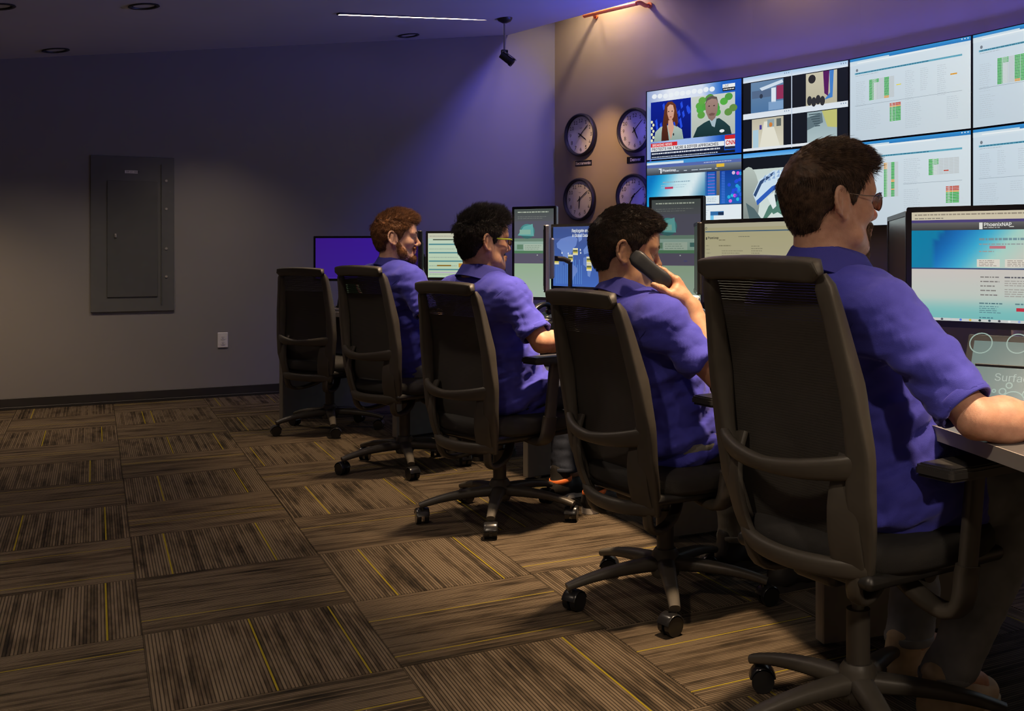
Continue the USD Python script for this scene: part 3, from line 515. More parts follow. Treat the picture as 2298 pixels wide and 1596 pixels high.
obj('strip', bx(.006, .016, 2 * DH - .04), emat('led_blue_side', (.07, .06, 1.0), 12.), t, loc=(q[0], q[1], DTOP - DH), rot=(0, 0, deg(math.atan2(d[1], d[0]))))
q2 = disp_pts[0] - d * .004 + o * .03; rect('led_lamp', (q2[0], q2[1], DTOP - DH), (q2[0] - d[0] - o[0] * .5, q2[1] - d[1] - o[1] * .5, DTOP - DH), .05, 2 * DH, LEDK * .25, BLUE)
# ---------------------------------------------------------------- the curved desk
DCX, DCY, DR = -7.138, -3.26, 8.90
def dpt(r, a): return np.array([DCX + r * math.cos(rad(a)), DCY + r * math.sin(rad(a))])
M_top = pmat('desk_laminate', (.085, .085, .09), rough=.35, vary=.12, vscale=60.)
M_edge = pmat('desk_edge', (.30, .28, .26), rough=.45)
M_leg = pmat('desk_panel', (.14, .128, .112), rough=.5, vary=.08, vscale=25.)
ZT = .745
desk = thing('control_desk', 'long curved dark grey control room desk on panel legs', 'desk')
obj('worktop', arcband(DCX, DCY, DR + .003, DR + .86, rad(-21), rad(24.3), ZT - .030, ZT, 90), M_top, desk)
obj('edge_band', arcband(DCX, DCY, DR - .001, DR + .003, rad(-21), rad(24.3), ZT - .031, ZT, 90), M_edge, desk)
def radial_panel(a, r0, r1, th, z0, z1):
    m = bx(r1 - r0, th, z1 - z0, ((r0 + r1) / 2, 0, (z0 + z1) / 2), .003); m.apply_transform(mtx((DCX, DCY, 0), rz=rad(a))); return m
obj('end_panel', radial_panel(24.0, DR - .02, DR + .84, .045, 0, ZT - .031), M_leg, desk)
for a in (16.2, 6.83, -1.5, -9.2, -17.):
    lg = obj('leg_panel', radial_panel(a, DR + .05, DR + .62, .050, .012, ZT - .031), M_leg, desk)
    for q in (.12, .54): obj('levelling_foot', cyl(.02, .012, (*dpt(DR + q, a), .006), seg=16), M_steel, lg)
obj('cable_tray', arcband(DCX, DCY, DR + .55, DR + .70, rad(-20), rad(23), ZT - .16, ZT - .12, 60), M_dark, desk)
# ---------------------------------------------------------------- monitors
M_silver = pmat('monitor_silver', (.50, .50, .50), rough=.35, metallic=.35)
def monitor(label, c, yaw, W, H, zb, canvas, group='desk monitors', name='monitor', back=M_dark, stand='foot', tilt=0., dark=False):
    t = thing(name, label, 'monitor', (c[0], c[1], ZT), (0, 0, yaw), group=group)
    z0 = zb - ZT; zc = z0 + H / 2; B = .014
    pn = part('panel', t, (0, 0, zc), (0, -tilt, 0))
    obj('housing', [rbox(.022, W, H, .008, (-.013, 0, 0)), rbox(.030, W * .62, H * .62, .012, (-.034, 0, 0))], back, pn, smooth=35)
    fr = shapely.box(-W / 2, -H / 2, W / 2, H / 2).buffer(-.006).buffer(.006).difference(shapely.box(-W / 2 + B, -H / 2 + B * 1.2, W / 2 - B, H / 2 - B))
    M = np.eye(4); M[:3, :3] = np.array([[0, 0, 1], [1, 0, 0], [0, 1, 0]], float); M[0, 3] = -.004
    obj('bezel', xf(prism(fr, .008), M), M_bez, pn)
    w_, h_ = W - 2 * B, H - B * 2.2
    if canvas is None: obj('screen', bx(.004, w_, h_, (-.001, 0, B * .1)), pmat('screen_off', (.028, .022, .017), rough=.18), pn)
    else:
        m, col = canvas.mesh(w_, h_, .0012); m.apply_translation((0, 0, B * .1)); obj('screen', m, M_screen, pn, col=col)
    obj('power_light', bx(.002, .006, .003, (.0042, W / 2 - .03, -H / 2 + .008)), emat('power_led', (.7, .8, 1.), 1.5), pn)
    if stand == 'foot':
        obj('stand_neck', sweep(spline([(-.10, 0, .012), (-.085, 0, zc * .5), (-.055, 0, zc)], 10), .028, .008), M_silver, t, smooth=40)
        obj('stand_base', rbox(.17, .22, .014, .006, (-.085, 0, .0072)), M_dark, t, smooth=35)
    else:
        obj('arm_post', [cyl(.011, zc - .02, (-.13, 0, zc / 2 - .01), seg=20), bx(.09, .10, .012, (-.13, 0, .0062), .003)], M_dark, t, smooth=40)
        obj('arm_link', sweep(np.array([(-.13, 0, zc - .02), (-.10, .0, zc - .005), (-.045, 0, zc)]), .018, .013), M_dark, t, smooth=40)
    return t
def solid(c1, c2, w=A_, gain=.5):
    c = Canvas(w, gain); c.rect(0, 0, w, 1, c1, c2, layer=0); return c
def purple():
    c = Canvas(A_, .75); c.grid(0, 0, A_, 1, lambda u, v: np.c_[62 + 0 * u, 26 + 8 * v, 142 + 16 * u], 4, 4, 0); c.rect(0, .965, A_, 1, (70, 40, 150), layer=2); return c
def stripes():
    c = Canvas(A_, .80); c.grid(0, 0, A_, 1, lambda u, v: np.c_[206 - 10 * v, 226 - 6 * v, 205 - 20 * v], 4, 6, 0); c.rect(0, 0, A_, .12, (214, 214, 190), layer=1); c.lines(.04, .06, 1.2, 1, .03, (150, 150, 140), .012, 2, 1, 0); c.rect(.12, .135, 1.2, .155, (60, 62, 52), layer=2)
    for k in range(5): c.rect(.02, .235 + .19 * k, A_ - .02, .265 + .19 * k, (96, 156, 162), (80, 140, 150), layer=2); c.lines(.03, .35 + .19 * k, .85, 1, .03, (150, 170, 160), .012, 2, 5 + k, .3)
    c.rect(.22, .715, .56, .745, (150, 112, 40), layer=3); c.rect(.74, .68, .92, .77, (206, 150, 60), layer=3); c.rect(.03, .875, .8, .895, (190, 170, 210), layer=2); return c
def portrait(seed, dim=1.0):
    w = .575; c = Canvas(w, .62 * dim); c.rect(0, 0, w, .62, (104, 106, 120), (110, 104, 124), layer=0); c.rect(0, .62, w, 1, (178, 208, 172), (196, 216, 196), layer=0)
    c.rect(0, 0, w, .14, (90, 100, 96), (104, 106, 112), layer=1); c.lines(.05, .03, .50, 1, .02, (210, 220, 200), .012, 2, seed, 0); c.lines(.05, .085, .5, 2, .02, (140, 146, 140), .006, 2, seed + 1, .3)
    c.blob(.19, .255, .11, .085, (92, 170, 170), 2, 20, (70, 120, 120)); c.poly([(.05, .30), (.14, .20), (.27, .17), (.29, .31)], (120, 200, 196), 3); c.rect(.08, .235, .24, .29, (160, 210, 190), layer=4)
    c.rect(0, .335, w, .37, (130, 160, 140), layer=2); c.rect(0, .37, w, .48, (176, 206, 190), (160, 196, 176), layer=2); c.rect(.14, .40, .42, .475, (200, 220, 200), layer=3); c.lines(.16, .415, .40, 3, .02, (150, 176, 156), .006, 4, seed + 2, .2); c.rect(.04, .405, .13, .46, (120, 160, 130), layer=3); c.rect(.45, .405, .54, .445, (84, 130, 124), layer=3)
    c.rect(0, .475, w, .505, (100, 150, 110), layer=4); c.rect(.38, .57, .42, .585, (96, 96, 140), layer=3); c.rect(.33, .52, .345, .53, (220, 230, 220), layer=3); return c
def worldmap():
    c = Canvas(A_, .85); c.grid(0, 0, A_, 1, lambda u, v: np.c_[66 + 6 * v, 86 + 24 * v, 146 + 50 * v], 6, 8, 0); r = np.random.default_rng(6); LND = (106, 134, 204)
    NA = [(.10, .30), (.22, .22), (.42, .18), (.60, .16), (.70, .22), (.66, .34), (.58, .40), (.52, .50), (.44, .56), (.38, .62), (.42, .68), (.36, .64), (.28, .52), (.22, .42), (.12, .38)]
    SA = [(.45, .68), (.56, .67), (.68, .74), (.70, .80), (.60, .90), (.54, 1.0), (.49, .98), (.48, .84), (.43, .76)]
    GR = [(.70, .14), (.84, .12), (.82, .24), (.74, .28)]; AF = [(.86, .56), (1.0, .53), (1.10, .58), (1.16, .66), (1.08, .78), (1.04, .90), (.98, .88), (.96, .74), (.86, .68)]
    EU = [(.88, .50), (.86, .42), (.96, .34), (1.04, .22), (1.3, .16), (1.6, .20), (1.72, .28), (1.6, .40), (1.5, .52), (1.4, .60), (1.3, .56), (1.2, .54), (1.1, .48), (.98, .48)]; AU = [(1.46, .78), (1.6, .74), (1.68, .84), (1.6, .92), (1.48, .88)]
    for q in (NA, SA, GR, AF, EU, AU): c.poly([(x, y * .93) for x, y in q], LND, 2, (120, 150, 216))
    for k in range(14): x = .08 + .055 * k; c.rect(x, .55 + .1 * r.random(), x + .018, .96, (92, 140, 214), layer=1)
    for x, y in ((.10, .52), (.50, .47), (.64, .36), (1.02, .50), (1.02, .62), (1.3, .42)): c.rect(x - .07, y, x + .07, y + .115, (232, 226, 190), layer=3); c.rect(x - .065, y + .03, x + .065, y + .06, (96, 104, 70), layer=4); c.rect(x - .065, y + .06, x + .065, y + .085, (214, 196, 80), layer=4)
    for x, y in ((.26, .44), (.44, .45), (.78, .39), (.79, .44)): c.blob(x, y, .016, .018, (236, 242, 246), 4, 10)
    c.text(A_ / 2, .095, 'Replogate and more:', .052, (235, 240, 240), bold=True, mid=True); c.text(A_ / 2, .175, 'A Global Data Center', .050, (235, 240, 240), bold=True, mid=True); return c
def mail():
    c = Canvas(A_, .62); c.rect(0, 0, A_, 1, (200, 192, 150), (206, 200, 168), layer=0); c.rect(0, 0, A_, .055, (206, 200, 170), layer=1); c.rect(.01, .10, A_, .115, (86, 116, 140), layer=2); c.ring(.035, .06, .018, .006, (70, 80, 90), 3)
    c.rect(.03, .18, .05, .215, (30, 34, 40), layer=2); c.text(.07, .205, 'Phoenixnap', .03, (40, 44, 50), bold=True); c.lines(.30, .215, .44, 1, .02, (150, 142, 110), .012, 2, 1, 0); c.lines(.70, .175, .92, 1, .02, (150, 146, 120), .010, 2, 9, 0)
    c.lines(.30, .29, .55, 1, .02, (140, 134, 104), .012, 2, 2, 0); c.lines(.36, .36, .8, 3, .030, (160, 154, 124), .010, 2, 3, .3); c.lines(.95, .30, 1.2, 6, .030, (160, 154, 124), .010, 2, 4, .4); c.lines(.03, .29, .12, 10, .05, (170, 164, 134), .010, 2, 5, .4); c.lines(.3, .48, 1.5, 9, .04, (176, 170, 140), .010, 2, 6, .3); return c
def site_big():
    c = Canvas(A_, .88); c.grid(0, 0, A_, 1, lambda u, v: smix((0, (196, 190, 178)), (.55, (208, 202, 194)), (.78, (196, 206, 196)), (.9, (130, 196, 192)), (1, (120, 190, 188)))(v), 2, 24, 0)
    c.rect(0, 0, A_, .075, (212, 202, 176), layer=1); c.lines(.03, .02, 1.7, 1, .03, (150, 140, 124), .012, 2, 3, 0); c.lines(.03, .055, .3, 1, .03, (140, 134, 120), .010, 2, 4, 0); c.rect(0, .075, A_, .10, (78, 68, 124), layer=2); c.rect(0, .10, A_, .17, (104, 104, 104), (62, 62, 64), layer=2)
    c.rect(.62, .105, .65, .165, (232, 232, 226), layer=3); c.text(.66, .138, 'PhoenixNAP', .030, (236, 236, 230), bold=True); c.lines(.66, .147, .80, 1, .03, (180, 180, 176), .008, 3, 4, 0)
    for k, w in enumerate((.05, .07, .13, .13, .10, .06)): c.rect(.88 + .14 * k, .140, .88 + .14 * k + w * .8, .150, (186, 186, 180), layer=3)
    f = smix((0, (16, 132, 172)), (.12, (18, 128, 170)), (.13, (14, 90, 160)), (.24, (22, 116, 190)), (.40, (60, 176, 214)), (.55, (170, 216, 204)), (.72, (204, 208, 196)), (.88, (128, 156, 168)), (1, (60, 90, 140)))
    c.grid(0, .17, 1.55, .515, lambda u, v: f(np.clip(u + np.where(u > .13, .20 * (v - .35), 0), 0, 1)), 34, 10, 2); c.rect(1.5, .17, A_, .515, (40, 60, 150), (60, 70, 120), layer=3); c.rect(1.46, .17, 1.5, .515, (150, 156, 120), (120, 90, 80), layer=3)
    for k in range(9): c.rect(1.53, .18 + .035 * k, 1.64, .20 + .035 * k, (30, 60, 180), layer=4)
    c.lines(.62, .245, 1.2, 1, .03, (120, 150, 160), .020, 4, 1, 0); c.lines(.62, .295, 1.15, 1, .03, (150, 160, 160), .010, 4, 2, 0); c.rect(.71, .315, .85, .34, (196, 120, 130), layer=4); c.lines(.62, .36, .75, 1, .03, (160, 160, 156), .010, 4, 3, 0)
    for k in range(5): c.rect(.60 + .245 * k, .435, .80 + .245 * k, .505, (226, 220, 206), layer=5); c.lines(.62 + .245 * k, .445, .78 + .245 * k, 4, .015, (160, 150, 140), .006, 6, k, .3)
    c.rect(0, .515, A_, .527, (60, 76, 116), layer=3)
    c.lines(.63, .59, .80, 5, .040, (130, 126, 120), .010, 2, 11, .4); c.lines(.84, .59, 1.4, 1, .02, (90, 90, 96), .012, 2, 12, .2); c.lines(.84, .625, 1.5, 3, .02, (160, 156, 148), .007, 2, 13, .15); c.lines(.84, .70, 1.5, 4, .02, (160, 156, 148), .007, 2, 14, .2)
    c.lines(.62, .825, .82, 1, .02, (96, 130, 134), .012, 2, 15, 0); c.lines(.62, .855, .82, 4, .018, (96, 140, 146), .007, 2, 16, .3); c.lines(.62, .955, .74, 1, .02, (80, 130, 140), .010, 2, 17, 0)
    c.lines(.93, .825, 1.26, 1, .02, (96, 130, 134), .012, 2, 18, 0); c.rect(.94, .865, 1.11, .895, (196, 52, 66), layer=3); c.rect(1.13, .865, 1.24, .895, (230, 178, 70), layer=3)
    c.rect(0, .975, A_, 1, (206, 210, 206), layer=2)
    for k, cc in enumerate([(236, 240, 240), (90, 90, 100), (200, 205, 210), (90, 130, 220), (220, 190, 80), (40, 60, 50), (60, 80, 90), (70, 70, 80), (240, 240, 236), (150, 170, 220)]): c.blob(.20 + .085 * k, .986, .012, .011, cc, 3, 8)
    return c
def tablet_rings():
    c = Canvas(1.5, .62); c.grid(0, 0, 1.5, 1, lambda u, v: np.c_[118 + 20 * v, 146 + 14 * v, 142 + 12 * v] - 16 * u[:, None], 4, 6, 0); R_ = (172, 204, 194)
    for x, y, q in ((.10, .04, .17), (.62, .02, .16), (.24, .70, .05), (.38, .78, .032), (.50, .78, .055), (.58, .68, .05), (.14, .86, .10), (.66, .93, .17), (.86, .80, .09), (1.1, .9, .2), (1.3, .3, .22), (1.2, .7, .06)): c.ring(x, y, q, .018, R_, 2)
    c.text(.36, .62, 'Surface', .115, (186, 208, 200)); c.text(.10, .60, 'O.', .07, (160, 190, 182)); return c
def tablet_arcs():
    c = Canvas(1.5, .50); c.rect(0, 0, 1.5, 1, (22, 40, 30), (18, 34, 28), layer=0)
    for q, cc in ((1.5, (150, 70, 40)), (1.40, (200, 150, 80)), (1.30, (170, 200, 150)), (1.20, (26, 66, 46)), (.80, (200, 120, 110)), (.74, (190, 200, 150)), (.68, (60, 30, 40)), (.5, (150, 40, 50)), (.4, (20, 50, 40))):
        a = np.linspace(math.pi * .5, math.pi * 1.2, 24); P = np.clip(np.c_[1.45 + q * np.cos(a), -.2 + q * np.sin(a)], [0, 0], [1.5, 1]); c.poly(np.vstack([P, [(1.5, 0)], [(1.5, 1)]]) if q < 0 else np.vstack([P, [(1.5, 0)]]), cc, 2 + (1.5 - q) * 8)
    return c
HM, WM = .31, .52
def at_left(xy, yaw, W):
    a = rad(yaw); return np.array(xy) + W / 2 * np.array([-math.sin(a), math.cos(a)])
def mon_left(label, xy, yaw, W, H, ztop, cv, **k): return monitor(label, at_left(xy, yaw, W), yaw, W, H, ztop - H, cv, **k)
mon_left('monitor with a plain purple screen at the far left station', (1.205, .459), 232, .54, HM, 1.237, purple())
mon_left('monitor with a pale page of blue-green bars between the two far men', (1.716, -.524), 231, WM, HM, 1.260, stripes())
mon_left('monitor with a blue world map behind the man on the telephone', (1.955, -2.035), 197, WM, .335, 1.272, worldmap(), stand='arm')
mon_left('monitor with a beige mail page between the phone caller and the nearest man', (1.895, -3.69), 189, WM, HM, 1.250, mail())
mon_left('large monitor with a web page and blue banner right of the nearest man', (1.78, -4.97), 204, .56, .315, 1.250, site_big())
mon_left('upright monitor showing green and violet bands left of the world map', (1.936, -1.501), 212, .30, .52, 1.382, portrait(1), back=M_silver, stand='arm')
mon_left('upright monitor showing a dark page in front of the phone caller', (2.14, -2.78), 207, .30, .52, 1.384, portrait(2, .72), stand='arm')
monitor('upright monitor seen on edge behind the bearded man', (1.672, -.16), 168, .30, .52, 1.378 - .52, portrait(3), back=M_silver, stand='arm')
monitor('dark monitor turned away behind the bearded man', (1.545, -.80), 176, .50, HM, .943, None)
monitor('monitor seen on edge with a pale back, left of the world map', (1.862, -2.165), 158.6, .50, .325, .935, solid((150, 160, 150), (170, 190, 170)), back=M_silver, stand='arm')
monitor('dim monitor turned away beside the beige mail page', (2.24, -3.03), 153, .56, HM, .947, portrait(4, .35) and solid((96, 110, 104), (120, 128, 116), gain=.35))
monitor('dark brown monitor turned away behind the chin of the nearest man', (2.02, -4.65), 145, .56, HM, .935, None)
# ---- tablets, keyboards, phones, arms
def tablet(label, c, yaw, W, H, cv, lean=22):
    t = thing('tablet', label, 'tablet computer', (c[0], c[1], ZT), (0, 0, yaw), group='tablets on the desk')
    pn = part('panel', t, (0, 0, .004), (0, -lean, 0))
    obj('case', rbox(.010, W, H, .0045, (-.005, 0, H / 2)), pmat('tablet_case', (.30, .29, .29), rough=.3, metallic=.6), pn, smooth=35)
    obj('bezel', bx(.0016, W - .004, H - .004, (.0004, 0, H / 2), .0005), M_bez, pn)
    m, col = cv.mesh(W - .036, H - .034, .0014); m.apply_translation((0, 0, H / 2)); obj('screen', m, M_screen, pn, col=col)
    obj('kickstand', xf(bx(.003, W * .8, H * .62, (0, 0, H * .31)), mtx((-H * .62 * math.sin(rad(lean + 22)) * 1.02, 0, .001), ry=rad(22))), M_dark, t)
    kb = obj('keyboard_cover', rbox(.20, W, .008, .0035, (.108, 0, .005)), M_dark, t, smooth=35)
    ks = [bx(.014, .0155, .003, (.04 + .018 * i, -W / 2 + .022 + .0182 * j, .0100), .001) for i in range(5) for j in range(int((W - .03) / .0182))]
    o = obj('key', ks, pmat('key_brown', (.10, .075, .055), rough=.5), kb, kind='stuff'); return t
tablet('tablet with ring pattern screen propped in front of the nearest man', at_left((1.712, -5.228), 206, .295), 206, .295, .195, tablet_rings(), 24)
tablet('tablet with coloured arcs propped below the purple monitor', (1.385, .02), 222, .28, .185, tablet_arcs(), 14)
def keyboard(label, c, yaw):
    t = thing('keyboard', label, 'keyboard', (c[0], c[1], ZT), (0, 0, yaw), group='keyboards')
    obj('tray', rbox(.15, .44, .018, .006, (0, 0, .0092)), M_dark, t, smooth=35)
    obj('keys', [bx(.0155, .0155, .007, (-.048 + .019 * i, -.20 + .019 * j, .0205), .002) for i in range(6) for j in range(22)], M_bez, t, kind='stuff')
for lab, s, rr in (('black keyboard in front of the bearded man', 11.2, .17), ('black keyboard in front of the man with green glasses', 2.4, .17), ('black keyboard in front of the phone caller', -5.4, .19)):
    q = dpt(DR + rr, s); keyboard(lab, q, 180 + s)
def phone_base(label, c, yaw):
    t = thing('desk_phone', label, 'telephone', (c[0], c[1], ZT), (0, 0, yaw), group='desk telephones')
    w = np.array([(-.10, 0), (.10, 0), (.10, .02), (-.06, .085), (-.10, .085)]); M = np.eye(4); M[:3, :3] = np.array([[1, 0, 0], [0, 0, 1], [0, 1, 0]], float)
    b = prism(w, .20); b.apply_translation((0, 0, -.10)); obj('body', xf(b, M), M_bez, t)
    pn = part('front', t, (.018, 0, .053), (0, 22.2, 0))
    obj('display', bx(.055, .075, .004, (-.055, .03, .002)), pmat('phone_display', (.35, .42, .40), rough=.3), pn)
    obj('key', [bx(.014, .016, .004, (-.005 + .020 * i, .0 + .022 * j, .002), .001) for i in range(4) for j in range(3)], M_silver, pn, kind='stuff')
    obj('handset', [sweep(spline([(-.09, -.07, .085), (-.05, -.07, .125), (0, -.07, .112), (.05, -.07, .062)], 14), .022, .012), cyl(.026, .02, (-.082, -.07, .088), seg=20), cyl(.026, .02, (.052, -.07, .050), seg=20)], M_bez, t, smooth=40)
    obj('coiled_cord', tube(np.array([(.06 + .0 * k, -.07 - .0007 * k + .006 * math.cos(k * .9), .03 + .006 * math.sin(k * .9) - .0002 * k) for k in range(60)]), .002, 6), M_bez, t, smooth=True)
    return t
phone_base('black desk telephone by the monitor seen on edge', (1.80, -2.34), 195)
phone_base('black desk telephone in front of the phone caller', (1.86, -3.58), 190)
t = thing('monitor_arm_clamp', 'silver arm joint standing on the desk beside the phone caller', 'monitor arm', (1.985, -3.46, ZT), (0, 0, 20))
obj('post', [cyl(.016, .17, (0, 0, .085), seg=20), cyl(.035, .012, (0, 0, .006), seg=24)], M_dark, t, smooth=40)
obj('joint', [rbox(.05, .045, .05, .012, (0, 0, .185)), cyl(.012, .06, (0, 0, .185), 'y', seg=16)], M_white, t, smooth=40)
obj('link', tube(np.array([(.01, 0, .175), (.12, -.04, .09), (.20, -.06, .03)]), .008), M_steel, t, smooth=40)
# ---------------------------------------------------------------- chairs
M_frame = pmat('chair_frame', (.050, .044, .036), rough=.48, vary=.06, vscale=40.)
M_seat = pmat('seat_fabric', (.016, .015, .014), rough=.85, bump=.4, bscale=700.)
M_cast = pmat('caster_black', (.010, .010, .011), rough=.22)
M_chair_mesh = usdkit.material(stage, '/World/Looks/chair_mesh', {'t': ('texture_coordinate', {}), 's': ('separate_xyz', {}), 'm': ('math', {'math_type': 'multiply', 'value2': 165.}), 'f': ('math', {'math_type': 'pingpong', 'value2': .5}),
    'l': ('math', {'math_type': 'less_than', 'value2': .472}), 'p': ('principled_bsdf', {'base_color': (.030, .027, .023), 'roughness': .75}), 'x': ('transparent_bsdf', {}), 'mx': ('mix_closure', {})},
    [('t.object', 's.vector'), ('s.z', 'm.value1'), ('m.value', 'f.value1'), ('f.value', 'l.value1'), ('l.value', 'mx.fac'), ('x.BSDF', 'mx.closure1'), ('p.BSDF', 'mx.closure2')], surface='mx.closure')
def back_x(z): return np.interp(z, [.30, .38, .50, .62, .75, .90, 1.03], [-.165, -.178, -.200, -.205, -.215, -.240, -.268])
def back_w(z): return np.interp(z, [.30, .38, .50, .62, .75, .90, 1.03], [.175, .195, .222, .232, .226, .208, .190])
def make_chair(label, loc, yaw, star, lift=0., recline=0., arm=0., group='black office chairs along the desk'):
    """origin on the floor under the gas lift, +x the way the sitter faces; lift raises seat and back"""
    t = thing('office_chair', label, 'office chair', (loc[0], loc[1], 0), (0, 0, yaw), group=group)
    # five star base with casters
    b = part('star_base', t, rot=(0, 0, star - yaw))
    obj('hub', lathe([(0, .075), (.042, .075), (.050, .095), (.044, .150), (.034, .165), (0, .165)], 24), M_frame, b, smooth=35)
    for k in range(5):
        a = k * 2 * math.pi / 5; R = mtx(rz=a)
        P = spline([(.03, 0, .118), (.15, 0, .112), (.26, 0, .097), (.335, 0, .078)], 12); w = np.linspace(.030, .017, 12); h = np.linspace(.024, .012, 12)
        obj('base_leg', xf(sweep(P, w, h, wdir=(0, 1, 0)), R), M_frame, b, smooth=45)
        sw = a * 2.3 + yaw * .1; C = xf(join([cyl(.029, .019, (-.016, s * .0155, .0295), 'y', seg=24) for s in (-1, 1)] + [sweep(np.array([(-.030 + .03 * math.cos(q) * 1.05 + .014, 0, .0295 + .034 * math.sin(q)) for q in np.linspace(.2, 2.9, 9)]), .027, .004, wdir=(0, 1, 0)), cyl(.007, .04, (0, 0, .06), seg=12)]), mtx((.322 * math.cos(a), .322 * math.sin(a), 0), rz=sw))
        obj('caster', C, M_cast, b, smooth=40)
    obj('gas_lift', [cyl(.028, .15, (0, 0, .215), seg=24), cyl(.015, .20 + max(lift, 0), (0, 0, .30 + lift / 2), seg=20)], M_frame, t, smooth=40)
    up = lambda m: xf(m, mtx((0, 0, lift * .5)))
    obj('tilt_mechanism', [up(rbox(.26, .15, .075, .02, (-.02, 0, .365))), up(bx(.10, .30, .02, (.02, 0, .385), .004)), up(cyl(.011, .28, (.06, .0, .355), 'y', seg=14)), up(cyl(.022, .03, (.06, -.155, .355), 'y', seg=18))], M_dark, t, smooth=35)
    # seat cushion
    n = 28; pts = []
    for sgn, zz, s in ((1, .462, .97), (1, .45, 1.0), (1, .412, 1.0), (1, .392, .95)): pass
    def outline(s):
        a = np.linspace(0, 2 * np.pi, 40, endpoint=False); e = 3.4
        return np.c_[.035 + .245 * s * np.sign(np.cos(a)) * abs(np.cos(a)) ** (2 / e), .255 * s * np.sign(np.sin(a)) * abs(np.sin(a)) ** (2 / e)]
    rings = [(0.02, .470), (.5, .468), (.85, .464), (.96, .455), (1.0, .438), (1.0, .408), (.95, .392), (.6, .386), (.02, .386)]
    V = np.vstack([np.c_[outline(s), np.full(40, z) - .018 * np.clip(outline(s)[:, 0] - .2, 0, 1) * 10 * (z > .43)] for s, z in rings])
    F = tri(np.array([[i * 40 + j, i * 40 + (j + 1) % 40, (i + 1) * 40 + (j + 1) % 40, (i + 1) * 40 + j] for i in range(len(rings) - 1) for j in range(40)])[:, ::-1])
    seat = obj('seat', up(TM(V, F)), M_seat, t, smooth=50)
    obj('seat_shell', up(rbox(.44, .46, .035, .016, (.03, 0, .385))), M_dark, seat, smooth=35)
    # backrest, reclined about the seat's rear edge
    RC = mtx((-.15, 0, .36 + lift)) @ mtx(ry=-rad(recline)) @ mtx((.15, 0, -.36))
    bk = part('backrest', t)
    zz = np.linspace(.345, .992, 26)
    for s in (-1, 1):
        P = np.c_[back_x(zz), s * back_w(zz), zz]; P[zz < .50, 0] += 0
        wid = np.interp(zz, [.34, .45, .60, .70, .9, .97, .992], [.030, .034, .032, .026, .022, .022, .010]); th = np.interp(zz, [.34, .5, .62, .75, .96, .992], [.013, .017, .020, .026, .017, .008])
        obj('side_rail', xf(sweep(P, wid, th, wdir=(0.25 * s, 1, 0), p=3.6), RC), M_frame, bk, smooth=45)
    y = np.linspace(-1, 1, 19)
    top = np.c_[-.268 - .012 * (1 - y ** 2) - .004, y * .190, 1.000 + .006 * (1 - y ** 2)]
    obj('head_rail', xf(sweep(np.vstack([top[:1] + [(.0, -.010, -.012)], top, top[-1:] + [(.0, .010, -.012)]]), np.r_[.016, np.full(19, .026), .016], np.r_[.010, np.full(19, .017), .010], wdir=(-.22, 0, 1), p=4.), RC), M_frame, bk, smooth=45)
    cr = np.c_[-.195 - .075 * (1 - y ** 2) ** .8, y * .238, .592 - .022 * (1 - y ** 2)]
    obj('lumbar_bar', xf(sweep(cr, np.interp(abs(y), [0, 1], [.017, .030]), .014, wdir=(-.3, 0, 1)), RC), M_frame, bk, smooth=45)
    lo = np.c_[-.170 - .060 * (1 - y ** 2) ** .8, y * .205, .362 - .006 * (1 - y ** 2)]
    obj('lower_bar', xf(sweep(lo, .023, .016, wdir=(-.25, 0, 1)), RC), M_frame, bk, smooth=45)
    for s in (-1, 1):
        P = np.array([(-.188, s * .198, .60), (-.214, s * .190, .52), (-.212, s * .182, .44), (-.190, s * .170, .36)]); obj('ring_upright', xf(sweep(spline(P, 10), .040, .010, wdir=(.3 * s, 1, 0), p=3.6), RC), M_frame, bk, smooth=45)
        J = spline([(-.185, s * .178, .39), (-.183, s * .174, .325), (-.168, s * .164, .288), (-.10, s * .140, .280), (-.02, s * .09, .315), (.02, s * .05, .350)], 18)
        obj('j_bar', xf(sweep(J, .022, .011, wdir=(0, 1, 0)), RC), M_frame, bk, smooth=45)
    # mesh panel, hollow towards the sitter
    gu, gz = np.meshgrid(np.linspace(-1, 1, 13), np.linspace(.37, .992, 24)); X = back_x(gz) + np.interp(gz, [.37, .62, .8, .99], [.010, .018, .020, .004])
    G = np.stack([X, gu * (back_w(gz) - .012), gz], -1)
    def patch(G):
        r_, c_ = G.shape[:2]; return TM(G.reshape(-1, 3), tri(np.array([[i * c_ + j, i * c_ + j + 1, (i + 1) * c_ + j + 1, (i + 1) * c_ + j] for i in range(r_ - 1) for j in range(c_ - 1)])))
    obj('mesh_panel', xf(patch(G), RC), M_chair_mesh, bk, smooth=True)
    gl = gz <= .90; Gb = G[:20].copy(); Gb[..., 0] += .004
    obj('lumbar_cover', xf(patch(Gb), RC), M_seat, bk, smooth=True)
    # T arms
    for s in (-1, 1):
        ar = part('armrest', t); za = .685 + arm
        pad = Polygon([(-.085, -.042), (-.02, -.046), (.14, -.044), (.190, -.030), (.190, .030), (.14, .044), (-.02, .046), (-.085, .042)]).buffer(.012)
        ms = [xf(prism(pad.buffer(d), h, z=z), mtx()) for d, z, h in ((-.006, 0, .008), (0, .007, .012), (-.003, .018, .007), (-.010, .024, .004))]
        obj('arm_pad', xf(join(ms), mtx((.035, s * .285, za - .028))), pmat('arm_pad_rubber', (.035, .034, .034), rough=.38), ar, smooth=30)
        obj('arm_post', sweep(spline([(.075, s * .285, za - .025), (.062, s * .286, za - .12), (.044, s * .288, .44), (.040, s * .288, .41)], 14), .027, .014, wdir=(1, 0, 0)), M_frame, ar, smooth=45)
